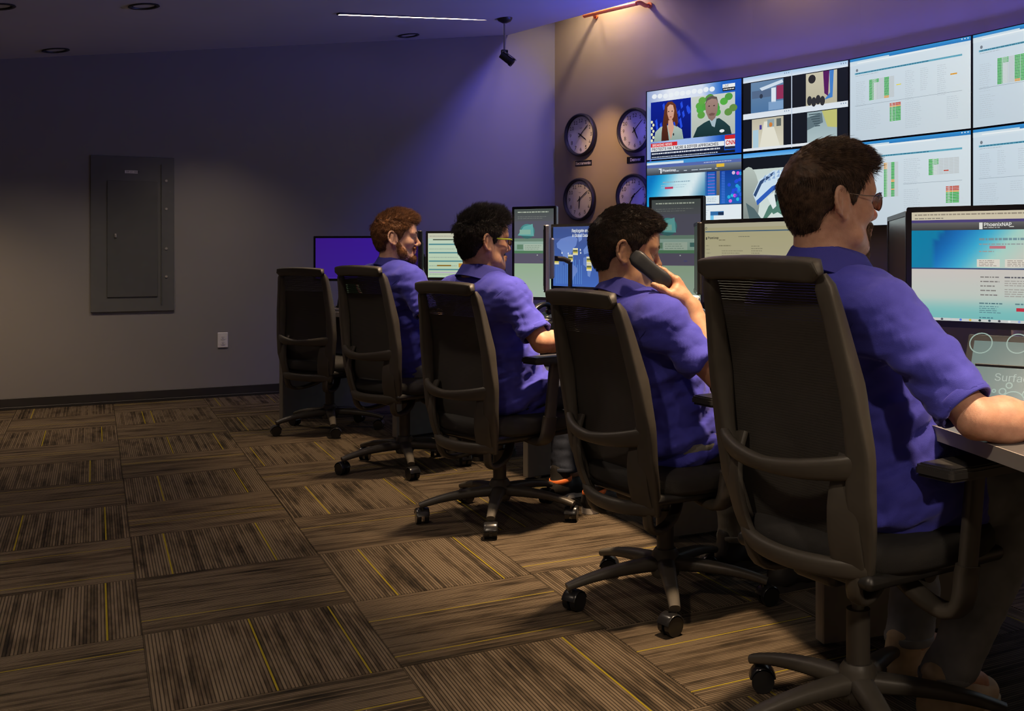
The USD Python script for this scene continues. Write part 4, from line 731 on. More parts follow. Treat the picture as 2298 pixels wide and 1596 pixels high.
        obj('arm_sleeve', sweep(spline([(.046, s * .288, .455), (.036, s * .288, .40), (.026, s * .280, .362), (.020, s * .24, .350), (.015, s * .10, .358 + lift)], 16), np.r_[[.033] * 7, [.029] * 9], np.r_[[.018] * 6, np.linspace(.017, .010, 10)], wdir=(1, 0, 0)), M_frame, ar, smooth=45)
    return t
CH = [((1.182, -.231), 30, -169.3, -.005, -4, .0, 'empty black office chair at the left end of the desk'), ((1.303, -1.603), 19, -171, .030, 0, .03, 'black office chair of the bearded man'),
      ((1.387, -2.847), 16, 172.5, -.02, 0, .02, 'black office chair of the man with green glasses'), ((1.508, -4.11), 5.5, 174.6, -.005, 4, .01, 'black office chair of the man on the telephone'),
      ((1.455, -5.17), 5.5, 177, .10, 3, -.005, 'nearest black office chair, at the right, with see-through mesh')]
for loc, yaw, star, lift, rec, arm, lab in CH: make_chair(lab, loc, yaw, star, lift, rec, arm)
# ---------------------------------------------------------------- people: bodies as smooth blended solids
def surface_nets(vol, org, h):
    s = vol < 0; c = np.zeros(np.array(s.shape) - 1, np.int8)
    for i in (0, 1):
        for j in (0, 1):
            for k in (0, 1): c += s[i:s.shape[0] - 1 + i, j:s.shape[1] - 1 + j, k:s.shape[2] - 1 + k]
    act = np.argwhere((c > 0) & (c < 8)); ids = np.full(c.shape, -1, np.int32); ids[tuple(act.T)] = np.arange(len(act))
    acc, cnt = np.zeros((len(act), 3)), np.zeros(len(act))
    for ax in range(3):
        for o in ((0, 0), (0, 1), (1, 0), (1, 1)):
            a = act.copy(); oth = [q for q in range(3) if q != ax]; a[:, oth[0]] += o[0]; a[:, oth[1]] += o[1]; b = a.copy(); b[:, ax] += 1
            va, vb = vol[tuple(a.T)], vol[tuple(b.T)]; m = (va < 0) != (vb < 0)
            t = va[m] / (va[m] - vb[m]); p = a[m].astype(float); p[:, ax] += t; acc[m] += p; cnt[m] += 1
    V = acc / cnt[:, None] * h + org; F = []
    for ax in range(3):
        n = [slice(None)] * 3; n0 = list(n); n1 = list(n); n0[ax] = slice(0, -1); n1[ax] = slice(1, None)
        e = np.argwhere(s[tuple(n0)] != s[tuple(n1)]); o1, o2 = [(1, 2), (2, 0), (0, 1)][ax]
        ok = (e[:, o1] > 0) & (e[:, o2] > 0) & (e[:, o1] < s.shape[o1] - 1) & (e[:, o2] < s.shape[o2] - 1); e = e[ok]
        q = []
        for d1, d2 in ((-1, -1), (0, -1), (0, 0), (-1, 0)):
            g = e.copy(); g[:, o1] += d1; g[:, o2] += d2; q.append(ids[tuple(g.T)])
        q = np.stack(q, 1); flip = ~s[tuple(e.T)]; q[flip] = q[flip][:, ::-1]; F.append(q)
    return TM(V, tri(np.vstack(F)))
class Solid:
    def __init__(s): s.ops = []
    def _add(s, f, lo, hi, k, mode): s.ops.append((f, np.array(lo), np.array(hi), k, mode)); return s
    def cone(s, a, b, ra, rb, k=.02, mode=1):
        a, b = np.array(a, float), np.array(b, float); ab = b - a; L = max(ab @ ab, 1e-9)
        def f(p):
            t = np.clip((p - a) @ ab / L, 0, 1); return np.linalg.norm(p - a - t[:, None] * ab, axis=1) - (ra + (rb - ra) * t)
        R = max(ra, rb); return s._add(f, np.minimum(a, b) - R, np.maximum(a, b) + R, k, mode)
    def ball(s, c, r, k=.02, mode=1): return s.cone(c, np.array(c) + 1e-5, r, r, k, mode)
    def ell(s, c, r, k=.02, M=None, mode=1):
        c, r = np.array(c, float), np.array(r, float); M = np.eye(3) if M is None else M
        def f(p):
            q = (p - c) @ M; k0 = np.linalg.norm(q / r, axis=1); k1 = np.linalg.norm(q / r ** 2, axis=1) + 1e-9; return k0 * (k0 - 1) / k1
        R = np.full(3, r.max()); return s._add(f, c - R, c + R, k, mode)
    def chain(s, pts, rs, k=.01):
        for i in range(len(pts) - 1): s.cone(pts[i], pts[i + 1], rs[i], rs[i + 1], k)
        return s
    def plane(s, p, n, k=.002):
        """keep the side that n points away from"""
        p, n = np.array(p, float), np.array(n, float) / np.linalg.norm(n)
        return s._add(lambda q: (q - p) @ n, np.full(3, -9.), np.full(3, 9.), k, 2)
    def func(s, f, lo, hi, k=.01, mode=1): return s._add(f, lo, hi, k, mode)
    def eval(s, P, band=1e9):
        d = np.full(len(P), 1.0)
        for f, lo, hi, k, mode in s.ops:
            pad = band + k if mode != 2 else 99.
            m = np.all((P > lo - pad) & (P < hi + pad), axis=1)
            if not m.any(): continue
            x, y = d[m], f(P[m])
            if mode == -1: y = -y
            if mode == 1:
                hh = np.clip(.5 + .5 * (y - x) / k, 0, 1); d[m] = y * (1 - hh) + x * hh - k * hh * (1 - hh)
            else:
                hh = np.clip(.5 - .5 * (y - x) / k, 0, 1); d[m] = y * (1 - hh) + x * hh + k * hh * (1 - hh)
        return d
    def mesh(s, h, lo=None, hi=None):
        L = np.min([o[1] for o in s.ops if o[4] == 1], axis=0) - 3 * h if lo is None else np.array(lo); U = np.max([o[2] for o in s.ops if o[4] == 1], axis=0) + 3 * h if hi is None else np.array(hi)
        B = 5; n = np.ceil((U - L) / (h * B)).astype(int); shp = n * B
        g = np.stack(np.meshgrid(*[np.arange(q) for q in n], indexing='ij'), -1).reshape(-1, 3)
        dc = s.eval(L + (g + .5) * B * h - h / 2, band=B * h * 1.2); vol = np.repeat(np.repeat(np.repeat(np.where(dc < 0, -1., 1.).reshape(n), B, 0), B, 1), B, 2).astype(np.float32)
        act = g[abs(dc) < B * h * 1.15]; off = np.stack(np.meshgrid(*[np.arange(B)] * 3, indexing='ij'), -1).reshape(-1, 3)
        I = (act[:, None] * B + off[None]).reshape(-1, 3); vol[tuple(I.T)] = s.eval(L + I * h, band=4 * h)
        m = surface_nets(vol, L, h)
        return m
def largest(m):
    c = trimesh.graph.connected_component_labels(m.face_adjacency, node_count=len(m.faces)); keep = np.bincount(c).argmax() == c; m = TM(m.vertices, m.faces[keep]); m.remove_unreferenced_vertices(); return m
def vnorm(m):
    v, f, n = meshkit.arrays(m, True); return n
def displace(m, d): return TM(m.vertices + vnorm(m) * np.asarray(d)[:, None], m.faces)
def fit_mesh(m, n=2):
    return trimesh.smoothing.filter_taubin(m, lamb=.5, nu=.53, iterations=n)
def skin(name, c): return usdkit.material(stage, '/World/Looks/' + name, {'t': ('texture_coordinate', {}), 'n': ('noise_texture', {'scale': 45., 'detail': 4.}), 'r': ('rgb_ramp', {'ramp': [(.3, tuple(np.array(c) * [.86, .80, .78])), (.7, tuple(np.array(c) * [1.08, 1.08, 1.06]))]}),
    'n2': ('noise_texture', {'scale': 520., 'detail': 2.}), 'b': ('bump', {'strength': .25, 'distance': .001}), 'p': ('principled_bsdf', {'roughness': .48, 'specular_ior_level': .4, 'subsurface_weight': .12, 'subsurface_scale': .01})},
    [('t.object', 'n.vector'), ('n.fac', 'r.fac'), ('r.color', 'p.base_color'), ('t.object', 'n2.vector'), ('n2.fac', 'b.height'), ('b.normal', 'p.normal')], surface='p.BSDF')
def rotm(yaw, pitch=0, roll=0):
    cy, sy, cp, sp, cr, sr = math.cos(yaw), math.sin(yaw), math.cos(pitch), math.sin(pitch), math.cos(roll), math.sin(roll)
    return np.array([[cy, -sy, 0], [sy, cy, 0], [0, 0, 1]]) @ np.array([[cp, 0, -sp], [0, 1, 0], [sp, 0, cp]]) @ np.array([[1, 0, 0], [0, cr, -sr], [0, sr, cr]])   # pitch > 0 looks up
M_polo = usdkit.material(stage, '/World/Looks/polo_blue', {'t': ('texture_coordinate', {}), 'n': ('noise_texture', {'scale': 14., 'detail': 3.}), 'r': ('rgb_ramp', {'ramp': [(.3, (.046, .048, .37)), (.7, (.064, .066, .46))]}), 'n2': ('noise_texture', {'scale': 900., 'detail': 1.}), 'b': ('bump', {'strength': .35, 'distance': .0015}),
    'p': ('principled_bsdf', {'roughness': .8, 'specular_ior_level': .2, 'sheen_weight': .35, 'sheen_roughness': .4, 'sheen_tint': (.5, .5, 1.)})}, [('t.object', 'n.vector'), ('n.fac', 'r.fac'), ('r.color', 'p.base_color'), ('t.object', 'n2.vector'), ('n2.fac', 'b.height'), ('b.normal', 'p.normal')], surface='p.BSDF')
M_collar = pmat('polo_collar', (.030, .032, .28), rough=.85, bump=.3, bscale=900.)
def denim(name, c): return pmat(name, c, rough=.9, spec=.15, vary=.45, vscale=9., bump=.4, bscale=1100., detail=5.)
M_eye, M_iris = pmat('eye_white', (.62, .58, .55), rough=.15), pmat('eye_iris', (.05, .035, .025), rough=.12)
def head_solid(S, T, o):
    """T maps head coordinates (x ahead, y left, z up, origin between the ears) to the figure; o: variations"""
    M = T[:3, :3]; P = lambda *v: T[:3, :3] @ np.array(v, float) + T[:3, 3]
    fw, jw, ns, jz = o.get('face', 1.), o.get('jaw', 1.), o.get('nose', 1.), o.get('chin', 0.)
    S.ell(P(-.012, 0, .040), (.099, .077, .088), .02, M); S.ell(P(-.030, 0, .012), (.080, .072, .075), .03, M)
    S.ell(P(.036, 0, -.012), (.058, .060 * fw, .085), .03, M)
    for s in (-1, 1):
        S.cone(P(-.004, s * .056 * jw, -.036), P(.030, s * .050 * jw, -.078), .020, .019, .03); S.cone(P(.030, s * .050 * jw, -.078), P(.074, s * .012, -.104 + jz), .019, .016, .025)
        S.ell(P(.060, s * .043, -.022), (.026, .022, .024), .02, M)
        S.ell(P(.092, s * .033, .006), (.016, .017, .012), .010, M, -1)
        S.cone(P(.088, s * .012, .026), P(.076, s * .050, .026), .0105, .010, .012)
        S.ball(P(.102, s * .012 * ns, -.034), .0080, .008)
        S.ball(P(.0765, s * .0325, .0085), .0128, .003); S.ell(P(.0765, s * .0325, -.004), (.0115, .014, .006), .004, M)
    S.ell(P(.078, 0, -.100 + jz), (.018, .022, .018), .02, M); S.ell(P(.045, 0, -.085), (.040, .040, .030), .03, M)
    S.ell(P(.074, 0, .050), (.020, .052, .040), .03, M)
    S.cone(P(.092, 0, .014), P(.110 + .004 * ns, 0, -.024), .0080, .0098 * ns, .010); S.ball(P(.110 + .004 * ns, 0, -.027), .0098 * ns, .008)
    S.cone(P(.0975, -.016, -.0605), P(.0975, .016, -.0605), .0062, .0062, .008); S.cone(P(.0955, -.014, -.0725), P(.0955, .014, -.0725), .0072, .0072, .008); S.ell(P(.104, 0, -.0665), (.007, .020, .0012), .003, M, -1)
    for s in (-1, 1):                                                             # ears
        Q = lambda x, y, z: P(-.016 + x * 1.05, s * (.079 + y - x * .50), -.006 + z * 1.12)
        ang = np.linspace(-.5, 4.4, 14); rim = [Q(-.006 + .0190 * math.cos(a) - .004 * math.sin(a), .006, .004 + .028 * math.sin(a)) for a in ang]
        for i in range(len(rim) - 1): S.cone(rim[i], rim[i + 1], .0042, .0042, .004)
        S.chain([Q(-.012, .0, .018), Q(-.012, .0, -.012)], [.0075, .0075], .006); S.chain([Q(-.002, -.004, .020), Q(-.002, -.004, -.016)], [.0105, .0105], .006); S.ball(Q(.004, .004, -.027), .0080, .008); S.chain([Q(-.001, .004, .018), Q(-.010, .005, .004), Q(-.008, .004, -.014)], [.0032] * 3, .004); S.chain([Q(.011, .002, -.002), Q(.012, .004, -.012)], [.0045, .004], .004)
        S.cone(P(-.006, s * .070, .012), P(-.006, s * .070, -.020), .010, .010, .012)
def hand_solid(S, W, X, Zu, side, curl=.5, scale=1.):
    """relaxed hand: wrist W, X along the fingers, Zu out of the back of the hand; side +1 puts the thumb on +Y"""
    X = np.array(X, float) / np.linalg.norm(X); Zu = np.array(Zu, float) - X * (np.array(Zu) @ X); Zu /= np.linalg.norm(Zu); Y = np.cross(Zu, X) * side
    P = lambda x, y, z: np.array(W) + scale * (X * x + Y * y + Zu * z)
    kn = [(.090, .031, .002, .0105, (.044, .026, .022)), (.094, .010, .004, .0108, (.048, .030, .024)), (.089, -.011, .003, .0102, (.045, .028, .023)), (.080, -.030, 0, .0092, (.035, .021, .019))]
    for x, y, z, r, L in kn:
        S.cone(P(.004, y * .62, 0), P(x, y, z), .0145, r + .0025, .012)
        p, a = np.array([x, y, z]), -.20 - .2 * curl
        for i, l in enumerate(L):
            q = p + l * np.array([math.cos(a), y * .5 * (i == 0), math.sin(a)]); S.cone(P(*p), P(*q), r * (1 - .10 * i), r * (.90 - .10 * i), .0035); p = q; a -= .55 * curl + .12
    S.chain([P(.012, .024, -.006), P(.046, .048, -.014), P(.072, .058, -.020), P(.094, .058, -.026)], [.0165, .0135, .0112, .0092], .008)
def strands(name, mesh, mat, parent, n, length, width, flow, seed=0, lift=.55, jit=.35, wave=0.):
    r = np.random.default_rng(seed); A = mesh.area_faces; fi = r.choice(len(A), n, p=A / A.sum()); b = r.dirichlet((1, 1, 1), n); V, F = mesh.vertices, mesh.faces
    p0 = (V[F[fi]] * b[:, :, None]).sum(1); nn = vnorm(mesh)[F[fi, 0]]
    fl = flow(p0, nn); d = lift * nn + (1 - lift) * fl + jit * r.normal(size=(n, 3)) * .5; d /= np.linalg.norm(d, axis=1, keepdims=True)
    L = length * r.uniform(.6, 1.25, n)[:, None]; d2 = .45 * d + .55 * fl + wave * r.normal(size=(n, 3)); d2 /= np.linalg.norm(d2, axis=1, keepdims=True)
    P = np.stack([p0 - nn * .002, p0 + d * L * .5, p0 + d * L * .5 + d2 * L * .5], 1).reshape(-1, 3)
    c = UsdGeom.BasisCurves.Define(stage, numbered(ppath(parent), name)); c.CreateTypeAttr('linear'); c.CreateCurveVertexCountsAttr(Vt.IntArray([3] * n)); c.CreatePointsAttr(Vt.Vec3fArray.FromNumpy(P.astype(np.float32)))
    c.CreateWidthsAttr(Vt.FloatArray.FromNumpy(np.tile(np.array([1., .85, .3]) * width, n).astype(np.float32))); c.SetWidthsInterpolation('vertex')
    from pxr import UsdShade
    UsdShade.MaterialBindingAPI.Apply(c.GetPrim()).Bind(mat); return props(c.GetPrim(), kind='stuff')
def hairmat(name, c, c2): return usdkit.material(stage, '/World/Looks/' + name, {'t': ('texture_coordinate', {}), 'n': ('noise_texture', {'scale': 60., 'detail': 4.}), 'r': ('rgb_ramp', {'ramp': [(.3, c), (.7, c2)]}), 'p': ('principled_bsdf', {'roughness': .5, 'specular_ior_level': .16})}, [('t.object', 'n.vector'), ('n.fac', 'r.fac'), ('r.color', 'p.base_color')], surface='p.BSDF')
def person(label, loc, yaw, o):
    t = thing('person', label, 'person', (loc[0], loc[1], 0), (0, 0, yaw), group='men in blue polo shirts at the desk')
    A = lambda k: np.array(o[k], float); f = o.get('girth', 1.)
    pel, bel, che, nk = A('pelvis'), A('belly'), A('chest'), A('neck')
    sh = {'r': A('shR'), 'l': A('shL')}; el = {'r': A('elR'), 'l': A('elL')}; wr = {'r': A('wrR'), 'l': A('wrL')}; hip = {s: pel + [.03, q * .095, -.015] for s, q in (('r', -1), ('l', 1))}
    kne = {'r': A('knR'), 'l': A('knL')}; ank = {'r': A('anR'), 'l': A('anL')}
    T = np.eye(4); T[:3, :3] = rotm(*[rad(q) for q in o['look']]); T[:3, 3] = A('head'); hp = lambda *v: T[:3, :3] @ np.array(v, float) + T[:3, 3]
    msk = skin(o['id'] + '_skin', o['skin'])
    # body: head and neck, trunk, arms with hands, legs, all one surface
    parts_ = []
    S = Solid(); head_solid(S, T, o); S.cone(hp(-.026, 0, -.055), nk, .056 * o.get('neckw', 1), .064 * o.get('neckw', 1), .03); S.cone(hp(.0, 0, -.09), nk + [.045, 0, -.005], .045, .055, .03); S.cone(nk, nk + (che - nk) * .4, .07, .09, .03); parts_.append(S.mesh(.0036))
    arms = Solid()
    for s, sg in (('r', -1), ('l', 1)):
        arms.cone(che + [0, sg * .08, .05], sh[s], .08, .055, .03); arms.chain([sh[s], sh[s] * .5 + el[s] * .5, el[s]], [.054, .047, .040], .02)
        m1 = el[s] * .72 + wr[s] * .28; arms.chain([el[s], m1, wr[s]], [.040, .043 * o.get('arm', 1.), .027], .015)
        if s == 'r' and 'grip' in o: o['grip'](arms)
        else: hand_solid(arms, wr[s], o.get('hd' + s, wr[s] - el[s]), o.get('hu' + s, (0, 0, 1)), 1 if s == 'r' else -1, .55)
    parts_.append(arms.mesh(.0042))
    tr = Solid(); tr.ell(pel, (.11 * f, .15 * f, .10), .05); tr.ell(bel, (.105 * f, .14 * f, .15), .05); tr.ell(che, (.105, .15, .15), .05)
    for s in 'rl': tr.cone(hip[s], kne[s], .070, .052, .03); tr.cone(kne[s], ank[s], .050, .036, .02); tr.cone(ank[s], ank[s] + [.12, 0, -.035], .034, .028, .02)
    parts_.append(tr.mesh(.012))
    try:
        ms = [mf.Manifold(mf.Mesh(np.ascontiguousarray(m.vertices, np.float32), np.ascontiguousarray(m.faces, np.uint32))) for m in parts_]
        if any(m.is_empty() for m in ms): raise ValueError([m.status() for m in ms])
        body = to_tm(ms[0] + ms[1] + ms[2])
    except Exception as e:
        print('union', o['id'], e); body = join(parts_)
    bd = obj('body', body, msk, t, smooth=True)
    for s in (-1, 1):
        e = obj('eye', lathe([(0, -.0118)] + [(.0118 * math.cos(a), .0118 * math.sin(a)) for a in np.linspace(-1.4, 1.4, 12)] + [(0, .0118)], 18, (0, 0, 0)), M_eye, t, smooth=True, loc=hp(.0785, s * .0325, .006))
        ir = lathe([(0, .0126), (.003, .0125), (.0055, .0112), (.0055, .010), (0, .010)], 16); ir.apply_transform(np.block([[T[:3, :3] @ rotm(0, 0) @ np.array([[0, 0, 1], [0, 1, 0], [-1, 0, 0]], float), np.zeros((3, 1))], [np.zeros((1, 3)), np.ones((1, 1))]])); obj('iris', ir, M_iris, e, smooth=35)
    mh = hairmat(o['id'] + '_hair', *o['hair'])
    for s in (-1, 1): obj('eyebrow', sweep(spline([hp(.1005, s * .014, .024), hp(.098, s * .032, .032), hp(.084, s * .052, .026)], 8), np.r_[.0035, .0045, .0045, .0045, .0045, .004, .003, .0015], .0022, wdir=T[:3, 2]), mh, t, smooth=True)
    # polo shirt
    S = Solid(); inf = .014
    S.ell(pel + [.0, 0, .0], (.135 * f, .178 * f, .125), .06); S.ell(bel, (.125 * f + inf, .158 * f + inf, .17), .07); S.ell(che, (.118 + inf, .165 + inf, .165), .07); S.ell(che + [.0, 0, .07], (.095, .19, .075), .06)
    for s, sg in (('r', -1), ('l', 1)):
        S.cone(nk + [-.012, sg * .035, -.040], sh[s] + [0, 0, .006], .066, .062, .06); S.cone(che + [-.01, sg * .07, .07], sh[s] + [-.005, -sg * .03, -.005], .085, .066, .05); S.cone(che + [0, sg * .10, .03], sh[s] + [0, -sg * .01, -.01], .085, .064, .05)
        hem = sh[s] + (el[s] - sh[s]) * o.get('sleeve', .82); S.cone(sh[s] + [0, 0, .002], hem + (el[s] - sh[s]) * .1, .069, .0675, .035)
        S.cone(hip[s] - [.02, 0, 0], hip[s] + (kne[s] - hip[s]) * o.get('tail', .22), .095 * f, .092 * f, .06)
    for s in 'rl':
        d = el[s] - sh[s]; d = d / np.linalg.norm(d); hem = sh[s] + (el[s] - sh[s]) * o.get('sleeve', .82)
        S.func(lambda q, hem=hem, d=d: np.maximum(-((q - hem) @ d), np.linalg.norm(q - hem - ((q - hem) @ d)[:, None] * d, axis=1) - .13), hem - .14, hem + .14, .003, -1)
        S.cone(hem - d * .020, hem + d * .05, .050, .0555, .003, -1)
    S.cone(nk + [.012, 0, -.012], nk + [.02, 0, .20], .060, .062, .006, -1)
    sm = largest(S.mesh(.0075)); V = sm.vertices
    ze = np.clip((V[:, 2] - bel[2]) / .3, -1, 1); q = np.c_[V[:, 0] * 5 + V[:, 2] * 4.5, V[:, 1] * 6, V[:, 2] * 15 - V[:, 0] * 8] + o.get('seed', 0)
    fold = (meshkit.fbm(q, 3, 5) - .5); q2 = np.c_[V[:, 0] * 13 + V[:, 2] * 7, V[:, 1] * 9, V[:, 2] * 9 + V[:, 1] * 6] + 5 + o.get('seed', 0)
    sm = displace(sm, .040 * fold * (1.05 - .55 * np.clip((V[:, 2] - che[2]) / .15, -1, 1)) + .014 * (abs(meshkit.fbm(q2, 2, 9) - .5) ** .8 - .25))
    sh_ = obj('polo_shirt', sm, M_polo, t, smooth=True)
    for s in 'rl':                                                                 # ribbed cuffs
        d = el[s] - sh[s]; d = d / np.linalg.norm(d); hem = sh[s] + (el[s] - sh[s]) * o.get('sleeve', .82); u = np.cross(d, (0, 0, 1.)); u /= np.linalg.norm(u); w = np.cross(d, u); a = np.linspace(0, 2 * np.pi, 40, endpoint=False)
        c_ = hem - d * .012; ring = c_ + .0600 * (np.cos(a)[:, None] * u + np.sin(a)[:, None] * w)
        obj('cuff', sweep(ring, .013, .0045, wdir=d, closed=True, seg=10), M_polo, sh_, smooth=True)
    for s in 'rl':                                                                 # armhole seams
        d = el[s] - sh[s]; d = d / np.linalg.norm(d); m_ = sh[s] - d * .012 + [0, 0, .004]; q = np.abs((sm.vertices - m_) @ d); pick = (q < .006) & (np.linalg.norm(sm.vertices - m_, axis=1) < .12)
        if pick.sum() > 12:
            P = sm.vertices[pick]; u = np.cross(d, (0, 0, 1.)); u /= np.linalg.norm(u); w = np.cross(d, u); ang = np.arctan2((P - m_) @ w, (P - m_) @ u); P = P[np.argsort(ang)]; P = np.array([P[max(0, i - 2):i + 3].mean(0) for i in range(0, len(P), 3)])
            obj('seam', tube(np.array([P[max(0, i - 3):i + 4].mean(0) for i in range(len(P))]), .0015, 6), M_collar, sh_, smooth=True)
    # collar: a folded band round the neck, open in front
    a = np.linspace(rad(24), rad(336), 44); prof = [(.0585, -.012), (.0610, .026), (.0665, .033), (.0715, .034), (.0775, .024), (.0870, -.010), (.0925, -.026), (.0895, -.028), (.082, -.010), (.0735, .018), (.0690, .022), (.0675, -.012)]
    tl, kw = o.get('ctilt', 14), o.get('neckw', 1.) * 1.09; R = rotm(rad(o['look'][0] * .15), -rad(tl)); V = np.array([[nk + R @ np.array([(r_ * 1.04 * kw) * math.cos(q) + .012 + .010 * (1 + math.cos(q)) * (r_ > .07), r_ * 1.05 * kw * math.sin(q), z - .012 * (1 + math.cos(q)) * (r_ > .07) + .020]) for r_, z in prof] for q in a]); n_ = len(prof)
    F = tri(np.array([[i * n_ + j, (i + 1) * n_ + j, (i + 1) * n_ + (j + 1) % n_, i * n_ + (j + 1) % n_] for i in range(len(a) - 1) for j in range(n_)])); cm = TM(V.reshape(-1, 3), F)
    if cm.volume < 0: cm.invert()
    obj('collar', cm, M_collar, t, smooth=50)
    # trousers
    S = Solid(); S.ell(pel + [.01, 0, -.01], (.125 * f, .160 * f, .105), .05)
    for s in 'rl':
        S.cone(hip[s], kne[s], .090 * f ** .5, .068, .05); S.cone(kne[s], ank[s] * .75 + kne[s] * .25, .066, .060, .03); S.cone(ank[s] * .75 + kne[s] * .25, ank[s] + [0, 0, .0], .060, .064, .02); S.plane(ank[s] + [0, 0, .012], (0, 0, -1), .002) if False else None
        S.func(lambda q, a_=ank[s]: np.maximum(q[:, 2] - a_[2] + .004, np.linalg.norm(q[:, :2] - a_[:2], axis=1) - .12), ank[s] - .14, ank[s] + .14, .003, -1)
    pm = largest(S.mesh(.0095)); V = pm.vertices; q = np.c_[V[:, 0] * 9, V[:, 1] * 9, V[:, 2] * 22] + 3 + o.get('seed', 0)
    pm = displace(pm, .016 * (meshkit.fbm(q, 3, 2) - .5)); jn = obj('jeans', pm, o['denim'], t, smooth=True)
    for s in 'rl': obj('hem', sweep(np.array([ank[s] + [.0615 * math.cos(q), .0615 * math.sin(q), .010] for q in np.linspace(0, 2 * np.pi, 30, endpoint=False)]), .011, .004, wdir=(0, 0, 1), closed=True, seg=8), o['denim'], jn, smooth=True)
    # shoes
    for s, sg in (('r', -1), ('l', 1)):
        a_ = ank[s]; th = rad(o.get('toe' + s, 0)); R = rotm(th); g = o.get('ground', {}).get(s, 0.)
        B = lambda x, y, z: a_ * [1, 1, 0] + R @ np.array([x, y, 0]) + [0, 0, z + g]
        S = Solid(); S.cone(B(-.035, 0, .05), B(-.02, 0, a_[2] - g + .01), .040, .047, .03); S.cone(B(-.04, 0, .048), B(.06, 0, .05), .037, .043, .03); S.cone(B(.06, 0, .052), B(.15, 0, .040), .043, .034, .03); S.cone(B(.10, -.012, .038), B(.165, 0, .034), .036, .028, .02); S.plane(B(0, 0, .014), (0, 0, -1), .002)
        shoe = obj('shoe', S.mesh(.006), o['shoe'], t, smooth=True)
        ol = [(-.080, 0), (-.070, .028), (-.03, .037), (.05, .040), (.11, .046), (.165, .038), (.198, .012), (.198, -.012), (.165, -.038), (.11, -.044), (.05, -.038), (-.03, -.036), (-.070, -.028)]; sp = Polygon(spline(ol + ol[:1], 50))
        so = prism(sp, .024); so.apply_transform(np.block([[R, (a_ * [1, 1, 0] + [0, 0, g + .001])[:, None]], [np.zeros((1, 3)), np.ones((1, 1))]])); obj('sole', so, o['sole'], shoe, smooth=40)
        if 'lining' in o:
            obj('collar_lining', sweep(np.array([B(-.022 + .048 * math.cos(q), .046 * math.sin(q), .088 + .008 * math.cos(q)) for q in np.linspace(0, 2 * np.pi, 26, endpoint=False)]), .012, .006, wdir=(0, 0, 1), closed=True, seg=8), o['lining'], shoe, smooth=True)
            for k in range(4): obj('lace', tube(np.array([B(.035 + .022 * k, -.026, .088 - .006 * k), B(.045 + .022 * k, 0, .100 - .008 * k), B(.035 + .022 * k, .026, .088 - .006 * k)]), .0028, 6), o['lining'], shoe, smooth=True)
    return t, T, hp, mh
def hair_cap(T, o):
    S = Solid(); M = T[:3, :3]; P = lambda *v: M @ np.array(v, float) + T[:3, 3]; th = o.get('thick', .010); tp = o.get('top', .0)
    S.ell(P(-.013, 0, .040), (.099 + th, .077 + th * .8, .088 + th), .02, M); S.ell(P(-.030, 0, .010), (.081 + th, .073 + th * .7, .078 + th), .03, M); S.ell(P(-.050, 0, -.045), (.045, .052, .045), .03, M)
    if tp: S.ell(P(.022, 0, .100), (.075, .058, .034 + tp), .03, M); S.ell(P(.062, o.get('part', 0.), .092), (.040, .050, .026 + tp * .6), .02, M)
    hl = o.get('line', ([-.14, -.08, -.05, -.02, .00, .03, .055, .078, .10, .14], [-.06, -.045, -.030, .012, .026, .040, .058, .078, .112, .16])); nz = o.get('nape', -.075)
    loc = lambda q: (q - T[:3, 3]) @ M
    S.func(lambda q: (lambda w: np.interp(w[:, 2], *hl) - w[:, 0])(loc(q)), np.full(3, -9.), np.full(3, 9.), .010, -1)
    S.func(lambda q: loc(q)[:, 2] - nz, np.full(3, -9.), np.full(3, 9.), .010, -1)
    for s in (-1, 1): S.ell(P(-.012, s * .092, -.016), (.026, .034, .036), .006, M, -1); S.ell(P(-.040, s * .085, -.060), (.030, .030, .040), .012, M, -1)
    m = largest(S.mesh(.0042)); w = loc(m.vertices); am = o.get('rough', .006)
    d = (meshkit.fbm(w * o.get('freq', np.array([45., 45., 60.])) + o.get('seed', 0), 3, 7) - .5) * am * 2 * np.clip((w[:, 2] + .02) / .08, .25, 1)
    return displace(m, d)
def add_hair(t, T, mh, o):
    m = hair_cap(T, o); h = obj('hair', m, mh, t, smooth=True); M = T[:3, :3]
    def flow(p, nn):
        w = (p - T[:3, 3]) @ M; up = np.clip((w[:, 2] - .04) / .06, 0, 1)[:, None]
        f = np.array(o.get('flow', (-.2, 0, -1.))) * (1 - up) + np.array(o.get('topflow', (.6, 0, .25))) * up; f = f @ M.T; f = f - nn * (f * nn).sum(1, keepdims=True) * .7
        return f / (np.linalg.norm(f, axis=1, keepdims=True) + 1e-9)
    A = m; w = (m.triangles_center - T[:3, 3]) @ M; topm = TM(m.vertices, m.faces[w[:, 2] > .045]); sidem = TM(m.vertices, m.faces[w[:, 2] <= .055])
    strands('hair_strands', topm, mh, h, o.get('ntop', 7000), o.get('ltop', .022), o.get('wd', .0009), flow, 3, o.get('lift', .45), o.get('jit', .4), o.get('wave', 0.)); strands('hair_strands', sidem, mh, h, 8000, o.get('lside', .009), .0007, flow, 4, .14, .2)
    return h
